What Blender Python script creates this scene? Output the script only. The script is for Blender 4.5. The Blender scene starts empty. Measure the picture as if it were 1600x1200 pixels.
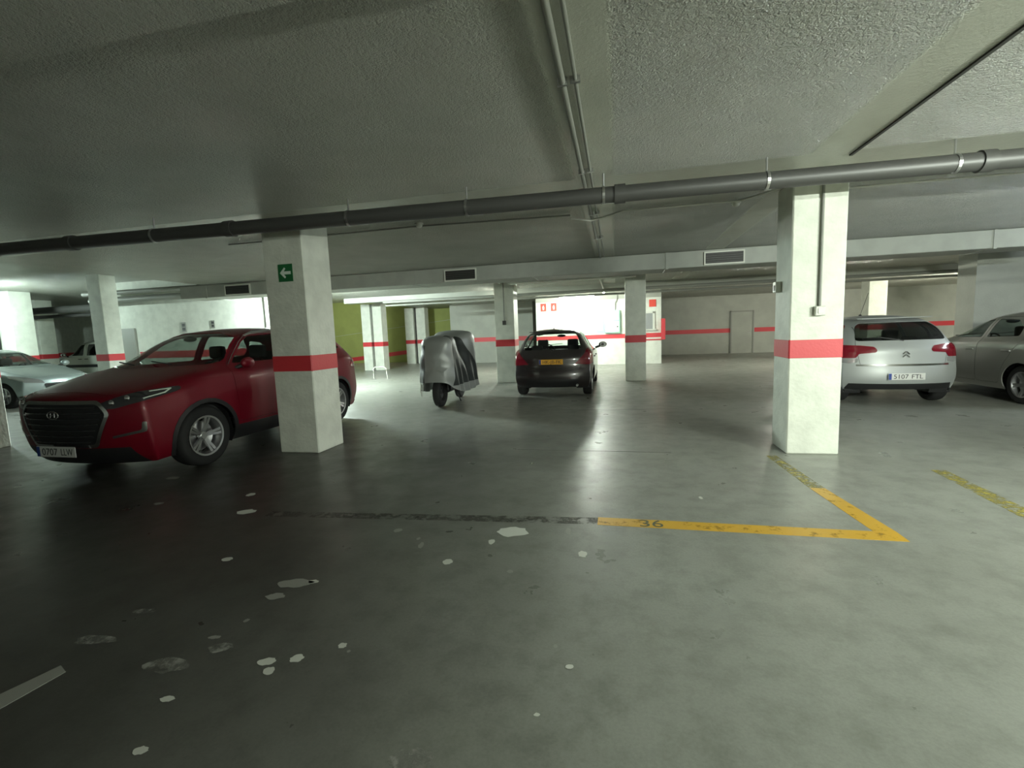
import bpy, bmesh, math, random
from mathutils import Vector, Matrix
random.seed(7)
PI = math.pi
SC = bpy.context.scene
COL = SC.collection
R = math.radians

# ------------------------------------------------------------------ materials
MATS = {}
def nodes_of(name):
    m = bpy.data.materials.new(name); m.use_nodes = True
    nt = m.node_tree; nt.nodes.clear()
    out = nt.nodes.new('ShaderNodeOutputMaterial')
    return m, nt, out
def N(nt, t, **kw):
    n = nt.nodes.new(t)
    for k, v in kw.items():
        setattr(n, k, v)
    return n
def pbr(name, col, rough=.5, metal=0., coat=0., spec=.5, bump=0., bscale=60., var=0., vscale=3., col2=None, emit=None, estr=0., crough=.05):
    m, nt, out = nodes_of(name)
    b = N(nt, 'ShaderNodeBsdfPrincipled')
    b.inputs['Base Color'].default_value = (*col, 1)
    b.inputs['Roughness'].default_value = rough
    b.inputs['Metallic'].default_value = metal
    b.inputs['Coat Weight'].default_value = coat
    b.inputs['Coat Roughness'].default_value = crough
    b.inputs['Specular IOR Level'].default_value = spec
    if emit:
        b.inputs['Emission Color'].default_value = (*emit, 1); b.inputs['Emission Strength'].default_value = estr
    nt.links.new(b.outputs[0], out.inputs[0])
    tc = N(nt, 'ShaderNodeTexCoord')
    if var > 0:
        no = N(nt, 'ShaderNodeTexNoise'); no.inputs['Scale'].default_value = vscale; no.inputs['Detail'].default_value = 6
        nt.links.new(tc.outputs['Object'], no.inputs['Vector'])
        ra = N(nt, 'ShaderNodeValToRGB')
        c2 = col2 or tuple(c * (1 - var) for c in col)
        ra.color_ramp.elements[0].position = .35; ra.color_ramp.elements[0].color = (*c2, 1)
        ra.color_ramp.elements[1].position = .62; ra.color_ramp.elements[1].color = (*col, 1)
        nt.links.new(no.outputs['Fac'], ra.inputs[0]); nt.links.new(ra.outputs[0], b.inputs['Base Color'])
    if bump > 0:
        n2 = N(nt, 'ShaderNodeTexNoise'); n2.inputs['Scale'].default_value = bscale; n2.inputs['Detail'].default_value = 4
        nt.links.new(tc.outputs['Object'], n2.inputs['Vector'])
        bp = N(nt, 'ShaderNodeBump'); bp.inputs['Strength'].default_value = bump; bp.inputs['Distance'].default_value = .02
        nt.links.new(n2.outputs['Fac'], bp.inputs['Height']); nt.links.new(bp.outputs[0], b.inputs['Normal'])
    MATS[name] = m
    return m
def glass(name, tint, refl=.9, rough=.02):
    m, nt, out = nodes_of(name)
    tr = N(nt, 'ShaderNodeBsdfTransparent'); tr.inputs[0].default_value = (*tint, 1)
    gl = N(nt, 'ShaderNodeBsdfGlossy'); gl.inputs['Roughness'].default_value = rough
    fr = N(nt, 'ShaderNodeFresnel'); ge = N(nt, 'ShaderNodeNewGeometry')   # same weak reflection seen from inside and outside
    io = N(nt, 'ShaderNodeMapRange'); io.inputs[3].default_value = 1.5; io.inputs[4].default_value = 1 / 1.5
    nt.links.new(ge.outputs['Backfacing'], io.inputs[0]); nt.links.new(io.outputs[0], fr.inputs[0])
    mx = N(nt, 'ShaderNodeMixShader')
    nt.links.new(fr.outputs[0], mx.inputs[0]); nt.links.new(tr.outputs[0], mx.inputs[1]); nt.links.new(gl.outputs[0], mx.inputs[2])
    nt.links.new(mx.outputs[0], out.inputs[0]); MATS[name] = m
    return m
def floor_mat():
    m, nt, out = nodes_of('polished_concrete')
    b = N(nt, 'ShaderNodeBsdfPrincipled'); tc = N(nt, 'ShaderNodeTexCoord')
    def noise(s, d=6, r=.55):
        n = N(nt, 'ShaderNodeTexNoise'); n.inputs['Scale'].default_value = s; n.inputs['Detail'].default_value = d
        n.inputs['Roughness'].default_value = r
        nt.links.new(tc.outputs['Object'], n.inputs['Vector']); return n
    def ramp(src, stops):
        r = N(nt, 'ShaderNodeValToRGB')
        e = r.color_ramp.elements
        e[0].position, e[0].color = stops[0][0], (*stops[0][1], 1)
        e[1].position, e[1].color = stops[-1][0], (*stops[-1][1], 1)
        for p, c in stops[1:-1]:
            k = e.new(p); k.color = (*c, 1)
        nt.links.new(src, r.inputs[0]); return r
    def mul(a, c, fac=1.):
        x = N(nt, 'ShaderNodeMix', data_type='RGBA', blend_type='MULTIPLY'); x.inputs[0].default_value = fac
        nt.links.new(a, x.inputs[6]); nt.links.new(c, x.inputs[7]); return x.outputs[2]
    base = ramp(noise(.55).outputs['Fac'], [(.3, (.235, .24, .212)), (.5, (.28, .287, .257)), (.7, (.31, .32, .287))])
    mott = ramp(noise(5., 8, .7).outputs['Fac'], [(.36, (.78, .78, .77)), (.55, (1, 1, 1))])
    fine = ramp(noise(70., 4, .7).outputs['Fac'], [(.3, (.86, .86, .86)), (.6, (1, 1, 1))])
    c = mul(mul(base.outputs[0], mott.outputs[0]), fine.outputs[0])
    # darker lane to the left of the free bay
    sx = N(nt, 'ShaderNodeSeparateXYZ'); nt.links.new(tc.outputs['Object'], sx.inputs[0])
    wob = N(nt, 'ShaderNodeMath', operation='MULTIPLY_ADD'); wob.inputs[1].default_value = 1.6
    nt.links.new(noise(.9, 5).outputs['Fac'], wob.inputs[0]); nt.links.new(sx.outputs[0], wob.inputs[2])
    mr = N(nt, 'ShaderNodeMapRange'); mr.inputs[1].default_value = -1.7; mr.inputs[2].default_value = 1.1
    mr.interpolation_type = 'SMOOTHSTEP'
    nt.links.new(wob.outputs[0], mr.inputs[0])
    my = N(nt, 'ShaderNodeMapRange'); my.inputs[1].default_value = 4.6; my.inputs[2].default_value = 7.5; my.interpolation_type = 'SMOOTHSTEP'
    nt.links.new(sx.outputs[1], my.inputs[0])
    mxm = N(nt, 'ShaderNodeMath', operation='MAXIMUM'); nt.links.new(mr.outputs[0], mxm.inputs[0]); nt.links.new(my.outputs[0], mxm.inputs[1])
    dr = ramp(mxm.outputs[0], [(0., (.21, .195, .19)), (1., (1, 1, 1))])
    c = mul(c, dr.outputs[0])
    nt.links.new(c, b.inputs['Base Color'])
    rr = N(nt, 'ShaderNodeMapRange'); rr.inputs[1].default_value = .3; rr.inputs[2].default_value = .7
    rr.inputs[3].default_value = .26; rr.inputs[4].default_value = .44
    nt.links.new(noise(3., 6, .6).outputs['Fac'], rr.inputs[0]); nt.links.new(rr.outputs[0], b.inputs['Roughness'])
    b.inputs['Specular IOR Level'].default_value = .5
    bp = N(nt, 'ShaderNodeBump'); bp.inputs['Strength'].default_value = .06; bp.inputs['Distance'].default_value = .01
    nt.links.new(noise(25., 6, .6).outputs['Fac'], bp.inputs['Height']); nt.links.new(bp.outputs[0], b.inputs['Normal'])
    nt.links.new(b.outputs[0], out.inputs[0]); MATS['floor'] = m
def ceiling_mat():
    m, nt, out = nodes_of('sprayed_insulation')
    b = N(nt, 'ShaderNodeBsdfPrincipled'); tc = N(nt, 'ShaderNodeTexCoord')
    def noise(s, d=4, r=.6):
        n = N(nt, 'ShaderNodeTexNoise'); n.inputs['Scale'].default_value = s; n.inputs['Detail'].default_value = d; n.inputs['Roughness'].default_value = r
        nt.links.new(tc.outputs['Object'], n.inputs['Vector']); return n
    r = N(nt, 'ShaderNodeValToRGB'); r.color_ramp.elements[0].position = .35; r.color_ramp.elements[0].color = (.53, .54, .46, 1)
    r.color_ramp.elements[1].position = .65; r.color_ramp.elements[1].color = (.61, .62, .535, 1)
    nt.links.new(noise(1.2).outputs['Fac'], r.inputs[0]); nt.links.new(r.outputs[0], b.inputs['Base Color'])
    b.inputs['Roughness'].default_value = .24; b.inputs['Specular IOR Level'].default_value = .7
    # smooth trowelled bands beside the slab joints; cross band paints shade along the pipe
    sx = N(nt, 'ShaderNodeSeparateXYZ'); nt.links.new(tc.outputs['Object'], sx.inputs[0])
    def band(c, w, axis=0):
        a = N(nt, 'ShaderNodeMath', operation='SUBTRACT'); a.inputs[1].default_value = c; nt.links.new(sx.outputs[axis], a.inputs[0])
        q = N(nt, 'ShaderNodeMath', operation='ABSOLUTE'); nt.links.new(a.outputs[0], q.inputs[0])
        g = N(nt, 'ShaderNodeMapRange'); g.inputs[1].default_value = w; g.inputs[2].default_value = w + .05
        nt.links.new(q.outputs[0], g.inputs[0]); return g.outputs[0]
    p1 = N(nt, 'ShaderNodeMath', operation='MULTIPLY'); nt.links.new(band(1.87, .15), p1.inputs[0]); nt.links.new(band(-.2, .16), p1.inputs[1])
    p2 = N(nt, 'ShaderNodeMath', operation='MULTIPLY'); nt.links.new(p1.outputs[0], p2.inputs[0]); nt.links.new(band(5.15, .35, 1), p2.inputs[1])
    tone = N(nt, 'ShaderNodeMix', data_type='RGBA', blend_type='MULTIPLY'); tone.inputs[0].default_value = 1.
    tv = N(nt, 'ShaderNodeMapRange'); tv.inputs[3].default_value = .74; nt.links.new(p2.outputs[0], tv.inputs[0])
    nt.links.new(r.outputs[0], tone.inputs[6]); nt.links.new(tv.outputs[0], tone.inputs[7]); nt.links.new(tone.outputs[2], b.inputs['Base Color'])
    st = N(nt, 'ShaderNodeMapRange'); st.inputs[3].default_value = .15; st.inputs[4].default_value = 1.
    nt.links.new(p2.outputs[0], st.inputs[0])
    ad = N(nt, 'ShaderNodeMath', operation='ADD'); nt.links.new(noise(38, 2, .5).outputs['Fac'], ad.inputs[0]); nt.links.new(noise(90, 3, .6).outputs['Fac'], ad.inputs[1])
    bp = N(nt, 'ShaderNodeBump'); bp.inputs['Distance'].default_value = .075
    nt.links.new(st.outputs[0], bp.inputs['Strength']); nt.links.new(ad.outputs[0], bp.inputs['Height'])
    nt.links.new(bp.outputs[0], b.inputs['Normal']); nt.links.new(b.outputs[0], out.inputs[0]); MATS['ceiling'] = m
def worn_paint(name, col, keep=.45, scale=14.):
    m, nt, out = nodes_of(name)
    b = N(nt, 'ShaderNodeBsdfPrincipled'); b.inputs['Base Color'].default_value = (*col, 1); b.inputs['Roughness'].default_value = .4
    tr = N(nt, 'ShaderNodeBsdfTransparent'); tc = N(nt, 'ShaderNodeTexCoord')
    n = N(nt, 'ShaderNodeTexNoise'); n.inputs['Scale'].default_value = scale; n.inputs['Detail'].default_value = 8; n.inputs['Roughness'].default_value = .7
    nt.links.new(tc.outputs['Object'], n.inputs['Vector'])
    mr = N(nt, 'ShaderNodeMapRange'); mr.inputs[1].default_value = keep - .09; mr.inputs[2].default_value = keep + .09
    nt.links.new(n.outputs['Fac'], mr.inputs[0])
    mx = N(nt, 'ShaderNodeMixShader'); nt.links.new(mr.outputs[0], mx.inputs[0]); nt.links.new(tr.outputs[0], mx.inputs[1]); nt.links.new(b.outputs[0], mx.inputs[2])
    nt.links.new(mx.outputs[0], out.inputs[0]); MATS[name] = m
floor_mat(); ceiling_mat()
pbr('white_plaster', (.66, .68, .61), .75, bump=.25, bscale=40, var=.12, vscale=5)
pbr('column_paint', (.66, .68, .60), .62, bump=.3, bscale=22, var=.14, vscale=4)
pbr('grey_plaster', (.38, .39, .345), .8, bump=.2, bscale=30, var=.12, vscale=2)
pbr('yellow_plaster', (.30, .33, .10), .8, bump=.2, bscale=30, var=.1, vscale=2)
pbr('red_paint', (.52, .035, .045), .5, bump=.1, bscale=40)
pbr('pvc_dark', (.055, .055, .052), .45)
pbr('pvc_grey', (.22, .225, .20), .5)
pbr('conduit', (.55, .56, .5), .4)
pbr('duct_metal', (.34, .355, .32), .55, metal=.0, var=.1, vscale=4)
pbr('grille_dark', (.02, .02, .018), .6)
pbr('frame_white', (.6, .61, .55), .5)
pbr('joint_black', (.035, .035, .03), .8)
pbr('black_plastic', (.014, .014, .015), .5)
pbr('rubber', (.012, .012, .012), .8)
pbr('steel', (.6, .6, .6), .3, metal=1.)
pbr('chrome', (.75, .75, .76), .12, metal=1.)
pbr('alloy', (.55, .55, .56), .3, metal=.9)
pbr('interior', (.018, .018, .019), .8)
pbr('interior_light', (.10, .10, .10), .8)
pbr('car_red', (.15, .002, .011), .42, metal=.1, coat=.2, crough=.12, spec=.3)
pbr('car_black', (.026, .020, .021), .28, metal=.2, coat=1.)
pbr('car_silver', (.36, .375, .37), .52, metal=.35, coat=.2, crough=.25)
pbr('car_grey', (.30, .30, .28), .36, metal=.5, coat=.8)
pbr('car_pale', (.46, .55, .55), .36, metal=.4, coat=.8)
pbr('van_white', (.48, .50, .45), .4, coat=.5)
pbr('lamp_red', (.17, .004, .014), .12, coat=1.)
pbr('lamp_clear', (.55, .56, .57), .12, metal=.6, coat=1.)
pbr('lamp_dark', (.05, .05, .055), .15, metal=.3, coat=1.)
pbr('plate_white', (.62, .62, .60), .45)
pbr('plate_yellow', (.72, .36, .03), .45)
pbr('plate_blue', (.02, .05, .25), .45)
pbr('ink', (.02, .02, .022), .5)
pbr('sign_green', (.012, .12, .035), .45)
pbr('sign_white', (.62, .70, .62), .5)
pbr('sign_red', (.62, .05, .03), .45)
pbr('notice_green', (.30, .62, .45), .5)
pbr('cover_silver', (.26, .27, .26), .42, metal=.25, bump=.3, bscale=9)
pbr('cover_black', (.018, .022, .02), .55, bump=.3, bscale=9)
pbr('stain_white', (.62, .63, .57), .6)
pbr('stain_dim', (.30, .30, .27), .6)
pbr('digit_paint', (.09, .095, .05), .6)
pbr('window_grey', (.22, .23, .23), .35)
pbr('housing', (.5, .51, .47), .5)
glass('glass_clear', (.86, .93, .89))
glass('glass_tint', (.30, .34, .32))
glass('glass_dark', (.10, .12, .11))
worn_paint('line_yellow', (.58, .34, .03), .36, 9.)
worn_paint('line_faded', (.42, .36, .08), .52, 16.)
worn_paint('line_dirty', (.10, .095, .08), .52, 7.)
worn_paint('paint_faint', (.30, .30, .27), .50, 9.)
LAMPM = {}
def lamp_mat(s, col=(.92, 1., .88)):
    k = (s, col)
    if k not in LAMPM:
        m, nt, out = nodes_of('lit_tube'); e = N(nt, 'ShaderNodeEmission'); e.inputs[0].default_value = (*col, 1); e.inputs[1].default_value = s
        nt.links.new(e.outputs[0], out.inputs[0]); LAMPM[k] = m
    return LAMPM[k]

# ------------------------------------------------------------------ helpers
def tag(o, label=None, cat=None, group=None, kind=None):
    if label: o['label'] = label
    if cat: o['category'] = cat
    if group: o['group'] = group
    if kind: o['kind'] = kind
    return o
def empty(name, loc=(0, 0, 0), rz=0., label=None, cat=None, group=None):
    o = bpy.data.objects.new(name, None); COL.objects.link(o); o.location = loc; o.rotation_euler = (0, 0, rz)
    o.empty_display_size = .2
    return tag(o, label, cat, group)
class MB:
    def __init__(s): s.bm = bmesh.new()
    def box(s, x0, x1, y0, y1, z0, z1, bev=0., seg=2):
        r = bmesh.ops.create_cube(s.bm, size=1.)
        vs = r['verts']
        for v in vs:
            v.co = Vector((x0 + (v.co.x + .5) * (x1 - x0), y0 + (v.co.y + .5) * (y1 - y0), z0 + (v.co.z + .5) * (z1 - z0)))
        if bev > 0:
            es = list({e for v in vs for e in v.link_edges})
            bmesh.ops.bevel(s.bm, geom=es, offset=bev, segments=seg, affect='EDGES', profile=.5)
        return s
    def cyl(s, p0, p1, r0, r1=None, n=16, cap=True):
        p0, p1 = Vector(p0), Vector(p1); r1 = r0 if r1 is None else r1
        d = p1 - p0; L = d.length
        q = Vector((0, 0, 1)).rotation_difference(d.normalized()).to_matrix().to_4x4()
        M = Matrix.Translation((p0 + p1) / 2) @ q
        bmesh.ops.create_cone(s.bm, cap_ends=cap, segments=n, radius1=r0, radius2=r1, depth=L, matrix=M)
        return s
    def tube(s, pts, r, n=10):
        for a, b in zip(pts[:-1], pts[1:]): s.cyl(a, b, r, n=n)
        for p in pts[1:-1]: s.ball(p, r, 8)
        return s
    def ball(s, p, r, n=12, sc=(1, 1, 1)):
        M = Matrix.Translation(p) @ Matrix.Diagonal((*sc, 1))
        bmesh.ops.create_uvsphere(s.bm, u_segments=n, v_segments=max(6, n // 2), radius=r, matrix=M); return s
    def lathe(s, prof, n=40, axis='y', c=(0, 0, 0), closed=False):
        rings = []
        for (r, h) in prof:
            ring = []
            for i in range(n):
                a = 2 * PI * i / n
                if axis == 'y': p = (c[0] + r * math.cos(a), c[1] + h, c[2] + r * math.sin(a))
                else: p = (c[0] + r * math.cos(a), c[1] + r * math.sin(a), c[2] + h)
                ring.append(s.bm.verts.new(p))
            rings.append(ring)
        prs = list(zip(rings[:-1], rings[1:])) + ([(rings[-1], rings[0])] if closed else [])
        for A, B in prs:
            for i in range(n):
                s.bm.faces.new((A[i], A[(i + 1) % n], B[(i + 1) % n], B[i]))
        return s
    def prism(s, poly, y0, y1, plane='xz'):
        def P(a, b, h): return {'xz': (a, h, b), 'yz': (h, a, b), 'xy': (a, b, h)}[plane]
        A = [s.bm.verts.new(P(a, b, y0)) for a, b in poly]; B = [s.bm.verts.new(P(a, b, y1)) for a, b in poly]
        n = len(poly)
        s.bm.faces.new(A); s.bm.faces.new(B[::-1])
        for i in range(n): s.bm.faces.new((A[i], B[i], B[(i + 1) % n], A[(i + 1) % n]))
        return s
    def build(s, name, mat, parent=None, smooth=False, loc=None, label=None, kind=None):
        bmesh.ops.recalc_face_normals(s.bm, faces=s.bm.faces[:])
        me = bpy.data.meshes.new(name); s.bm.to_mesh(me); s.bm.free()
        return link(name, me, mat, parent, smooth, loc, label, kind)
def link(name, me, mat, parent=None, smooth=False, loc=None, label=None, kind=None):
    if mat is not None: me.materials.append(MATS[mat] if isinstance(mat, str) else mat)
    if smooth:
        me.polygons.foreach_set('use_smooth', [True] * len(me.polygons))
        try: me.set_sharp_from_angle(angle=R(smooth if smooth is not True else 40))
        except Exception: pass
    o = bpy.data.objects.new(name, me); COL.objects.link(o)
    if parent: o.parent = parent
    if loc: o.location = loc
    return tag(o, label, None, None, kind)
def text(body, size, mat, parent, name='lettering', loc=(0, 0, 0), rot=(PI / 2, 0, 0), width=None, ext=.001):
    cu = bpy.data.curves.new(name, 'FONT'); cu.body = body; cu.size = size; cu.align_x = 'CENTER'; cu.align_y = 'CENTER'; cu.extrude = ext
    o = bpy.data.objects.new('tmp', cu); COL.objects.link(o)
    dg = bpy.context.evaluated_depsgraph_get(); me = bpy.data.meshes.new_from_object(o.evaluated_get(dg))
    bpy.data.objects.remove(o)
    if width:
        xs = [v.co.x for v in me.vertices]; k = width / (max(xs) - min(xs))
        for v in me.vertices: v.co.x *= k
    me.materials.clear()
    t = link(name, me, mat, parent); t.location = loc; t.rotation_euler = rot
    return t
def struct(o):
    o['kind'] = 'structure'; return o

# ------------------------------------------------------------------ the setting
CZ = 2.9
struct(MB().box(-34, 17, -7, 27, -.3, 0).build('floor', 'floor'))
FLOOR = bpy.data.objects['floor']
m = MB()
m.box(-10.1, 17, -7, 27, CZ, CZ + .7)
m.box(-34, -10.1, -7, 5.3, CZ, CZ + .7)
m.box(-34, -10.1, 5.3, 27, 3.5, 3.6)
CEIL = struct(m.build('ceiling', 'ceiling'))
def wall(name, x0, x1, y0, y1, z1=CZ, mat='grey_plaster', z0=0.):
    return struct(MB().box(x0, x1, y0, y1, z0, z1).build(name, mat))
# back wall right of the attendant booth
wb = wall('wall_back', -3.9, 17, 25.3, 25.5)
MB().box(-3.9, 5.63, 25.29, 25.3, 1.04, 1.25).build('painted_band', 'red_paint', wb, label='dull red band along the far grey wall')
MB().box(6.72, 17, 25.29, 25.3, 1.04, 1.25).build('painted_band', 'red_paint', wb, label='dull red band on the far grey wall right of the door')
d = MB().box(5.66, 6.62, 25.26, 25.3, 0, 2.05).build('door_1', 'grey_plaster'); struct(d)
MB().cyl((6.5, 25.2, 1.02), (6.5, 25.26, 1.02), .012).cyl((6.5, 25.2, 1.02), (6.38, 25.2, 1.02), .01).build('door_handle', 'steel', d)
MB().box(5.6, 5.66, 25.24, 25.3, 0, 2.11).box(6.62, 6.68, 25.24, 25.3, 0, 2.11).box(5.6, 6.68, 25.24, 25.3, 2.05, 2.11).build('door_frame', 'pvc_grey', d)
# grey and yellow back walls on the left
wg = wall('wall_grey', -7.9, -3.9, 22.2, 22.4)
MB().box(-7.9, -3.9, 22.19, 22.2, 1.04, 1.25).build('painted_band', 'red_paint', wg, label='red band on the grey wall behind the covered motorcycle')
wall('wall_corner', -4.1, -3.9, 22.4, 25.3)
wall('wall_corner', -8.1, -7.9, 22.2, 24.2, mat='grey_plaster')
wy = wall('wall_yellow', -20, -8.1, 24.2, 24.4, 3.5, 'yellow_plaster')
mb = MB(); mb.prism([(-15.9, .02), (-8.2, .77), (-8.2, .99), (-15.9, .24)], 24.18, 24.2)
mb.build('painted_band', 'red_paint', wy, label='sloping red stripe on the yellow wall')
mb = MB()
for dz in (1.55,):
    mb.prism([(-15.9, .02 + dz), (-8.2, .77 + dz), (-8.2, .79 + dz), (-15.9, .04 + dz)], 24.19, 24.2)
mb.build('wall_joint', 'grey_plaster', wy)
# white wall at the left, door and band
ww = wall('wall_white', -16.4, -10.15, 12.1, 12.3, 3.5, 'white_plaster')
MB().box(-15.1, -10.15, 12.09, 12.1, 1.04, 1.25).build('painted_band', 'red_paint', ww, label='red band on the bright white wall')
d2 = struct(MB().box(-16.05, -15.2, 12.06, 12.1, 0, 2.02).build('door_2', 'pvc_grey'))
MB().cyl((-15.3, 12.0, 1.0), (-15.3, 12.06, 1.0), .012).cyl((-15.3, 12.0, 1.0), (-15.42, 12.0, 1.0), .01).build('door_handle', 'steel', d2)
wr = wall('wall_return', -16.6, -16.4, 12.1, 17.4, 3.5, 'white_plaster')
wl = wall('wall_left', -34, -16.6, 17.4, 17.6, 3.5, 'white_plaster')
MB().box(-34, -16.6, 17.39, 17.4, 1.04, 1.25).build('painted_band', 'red_paint', wl, label='red band on the wall behind the white van')
wall('wall_far_left', -34.2, -34, -7, 27, 3.5)
wall('wall_behind', -34, 17, -7.2, -7, CZ)
w = wall('wall_right', 16.8, 17, -7, 27, CZ)
wall('wall_pier', 7.95, 9.4, 12.7, 13.3, CZ, 'grey_plaster')
# attendant booth
bo = wall('wall_booth', -3.25, 1.75, 19.3, 21.8, CZ, 'white_plaster')
MB().box(-3.25, 1.75, 19.29, 19.3, 1.05, 1.22).build('painted_band', 'red_paint', bo, label='bright red band on the booth wall')
MB().box(.9, 1.75, 19.285, 19.3, .93, .98).build('trim_strip', 'red_paint', bo, label='thin red strip below the band')
MB().box(-3.25, 1.75, 19.285, 19.3, 2.62, 2.9).build('lintel', 'grey_plaster', bo)
wi = MB().box(.86, 1.0, 19.26, 19.3, 1.36, 2.05).box(1.42, 1.50, 19.26, 19.3, 1.36, 2.05).box(.86, 1.5, 19.26, 19.3, 2.0, 2.08).box(.8, 1.56, 19.22, 19.3, 1.32, 1.38).build('window_1', 'frame_white'); struct(wi)
MB().box(1.0, 1.42, 19.28, 19.3, 1.38, 2.0).build('pane', 'window_grey', wi)
tag(MB().box(-.01, .14, -.14, 0, 0, .82, bev=.01).build('corner_guard', 'red_paint', loc=(1.75, 19.3, .95)), 'tall red guard strip on the right corner of the white booth', 'corner guard', kind='thing')

# ceiling joints, ribs, floor joints, painted lines
MB().box(2.05, 2.075, -6, 4.9, CZ - .012, CZ + .002).build('slab_joint', 'joint_black', CEIL, label='thin black joint across the rough ceiling')
struct(MB().box(-33.9, -.5, -6.9, 1.9, CZ - .045, CZ, bev=.012).build('trim_3', 'ceiling'))
m = MB()
for (y0, a, b) in ((5.45, -1.2, .6), (8.35, -1.0, .5)):
    m.box(a, b, y0, y0 + .007, 0, .0012)
m.build('floor_joint', 'joint_black', FLOOR)
m = MB(); m.box(-.15, 1.83, 3.33, 3.47, 0, .0016)
m.build('bay_line', 'line_yellow', FLOOR, label='worn yellow bay line numbered 36')
m = MB(); m.prism([(1.69, 3.47), (1.83, 3.47), (1.74, 4.35), (1.62, 4.35)], 0, .0016, 'xy')
m.build('bay_line', 'line_yellow', FLOOR, label='yellow side line of the bay leading to the right column')
m = MB(); m.prism([(1.62, 4.35), (1.74, 4.35), (1.68, 5.4), (1.58, 5.4)], 0, .0016, 'xy')
m.build('bay_line', 'line_faded', FLOOR, label='faded end of the bay side line')
m = MB(); m.prism([(2.74, 3.3), (2.9, 3.3), (3.0, 5.0), (2.88, 5.0)], 0, .0016, 'xy')
m.build('bay_line', 'line_faded', FLOOR, label='faded yellow bay line right of the right column')
m = MB(); m.prism([(-2.85, 3.14), (-2.85, 3.24), (-.15, 3.46), (-.15, 3.34)], 0, .0013, 'xy')
m.build('bay_line', 'line_dirty', FLOOR, label='dirt-blackened stretch of the bay line')
m = MB(); m.prism([(-2.436, 1.209), (-2.41, 1.422), (-2.482, 1.45), (-2.54, 1.268), (-2.62, .95), (-2.52, .93)], 0, .0016, 'xy')
m.build('bay_line', 'stain_dim', FLOOR, label='pale stub of an old stripe at the left edge')
text('3', .17, 'digit_paint', FLOOR, 'bay_digit', (.19, 3.393, .0022), (0, 0, .03), width=.07, ext=.0004)
text('6', .17, 'digit_paint', FLOOR, 'bay_digit', (.28, 3.397, .0022), (0, 0, .03), width=.075, ext=.0004)

# splashes of white paint on the floor (world position, half sizes, turn, strength)
STAINS = [(-0.750,3.125,0.116,0.084,0.14,'stain_white'),
          (-3.080,3.199,0.081,0.055,0.13,'stain_white'),
          (-3.382,3.586,0.039,0.043,0.12,'stain_white'),
          (-1.057,2.632,0.033,0.033,0.15,'stain_white'),
          (-0.227,2.858,0.029,0.043,0.15,'stain_white'),
          (-0.855,2.944,0.022,0.039,0.14,'stain_white'),
          (-0.350,3.191,0.018,0.053,0.14,'stain_dim'),
          (-0.640,2.576,0.019,0.022,0.15,'stain_dim'),
          (-1.325,2.827,0.018,0.047,0.14,'stain_dim'),
          (-1.546,1.637,0.041,0.024,0.17,'stain_white'),
          (-1.496,1.586,0.026,0.023,0.17,'stain_white'),
          (-1.426,1.679,0.030,0.025,0.17,'stain_white'),
          (-1.269,1.793,0.021,0.018,0.17,'stain_white'),
          (-1.798,1.376,0.030,0.016,0.18,'stain_white'),
          (-1.667,1.161,0.028,0.018,0.18,'stain_white'),
          (-2.543,2.444,0.036,0.026,0.15,'stain_white'),
          (-1.937,1.741,0.029,0.014,0.17,'stain_dim'),
          (-1.876,2.245,0.110,0.048,0.16,'stain_dim'),
          (-1.894,2.106,0.056,0.031,0.16,'stain_dim'),
          (-1.774,2.282,0.031,0.021,0.15,'stain_white'),
          (-0.210,1.837,0.019,0.015,0.17,'stain_white'),
          (-0.286,1.956,0.009,0.013,0.17,'stain_dim'),
          (-0.306,1.565,0.012,0.009,0.18,'stain_white'),
          (-1.882,1.883,0.014,0.016,0.16,'stain_dim'),
          (-1.216,1.762,0.009,0.009,0.17,'stain_dim'),
          (-1.597,3.030,0.029,0.033,0.14,'stain_dim'),
          (-1.385,2.919,0.014,0.020,0.14,'stain_dim'),
          (-4.083,3.267,0.044,0.031,0.12,'stain_dim'),
          (-4.702,3.949,0.076,0.044,0.11,'stain_dim'),
          (0.676,3.991,0.015,0.030,0.12,'stain_white'),
          (2.914,6.142,0.054,0.125,0.07,'stain_dim'),
          (-0.897,7.169,0.060,0.102,0.03,'stain_dim'),
          (-0.698,1.298,0.074,0.050,0.18,'paint_faint'),
          (-1.841,1.682,0.056,0.035,0.17,'paint_faint'),
          (-1.989,1.536,0.114,0.047,0.17,'paint_faint'),
          (-2.518,1.623,0.113,0.033,0.17,'paint_faint'),
          (-2.519,1.863,0.059,0.023,0.16,'paint_faint')]
for (x, y, a, b, t, mt) in STAINS:
    bm = bmesh.new(); n = 18; vs = []
    for i in range(n):
        an = 2 * PI * i / n; k = 1 + random.uniform(-.16, .16)
        u, v = a * k * math.cos(an), b * k * math.sin(an)
        vs.append(bm.verts.new((x + u * math.cos(t) - v * math.sin(t), y + u * math.sin(t) + v * math.cos(t), .0018)))
    bm.faces.new(vs)
    me = bpy.data.meshes.new('paint_splash'); bm.to_mesh(me); bm.free()
    link('paint_splash', me, mt, FLOOR)

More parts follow.
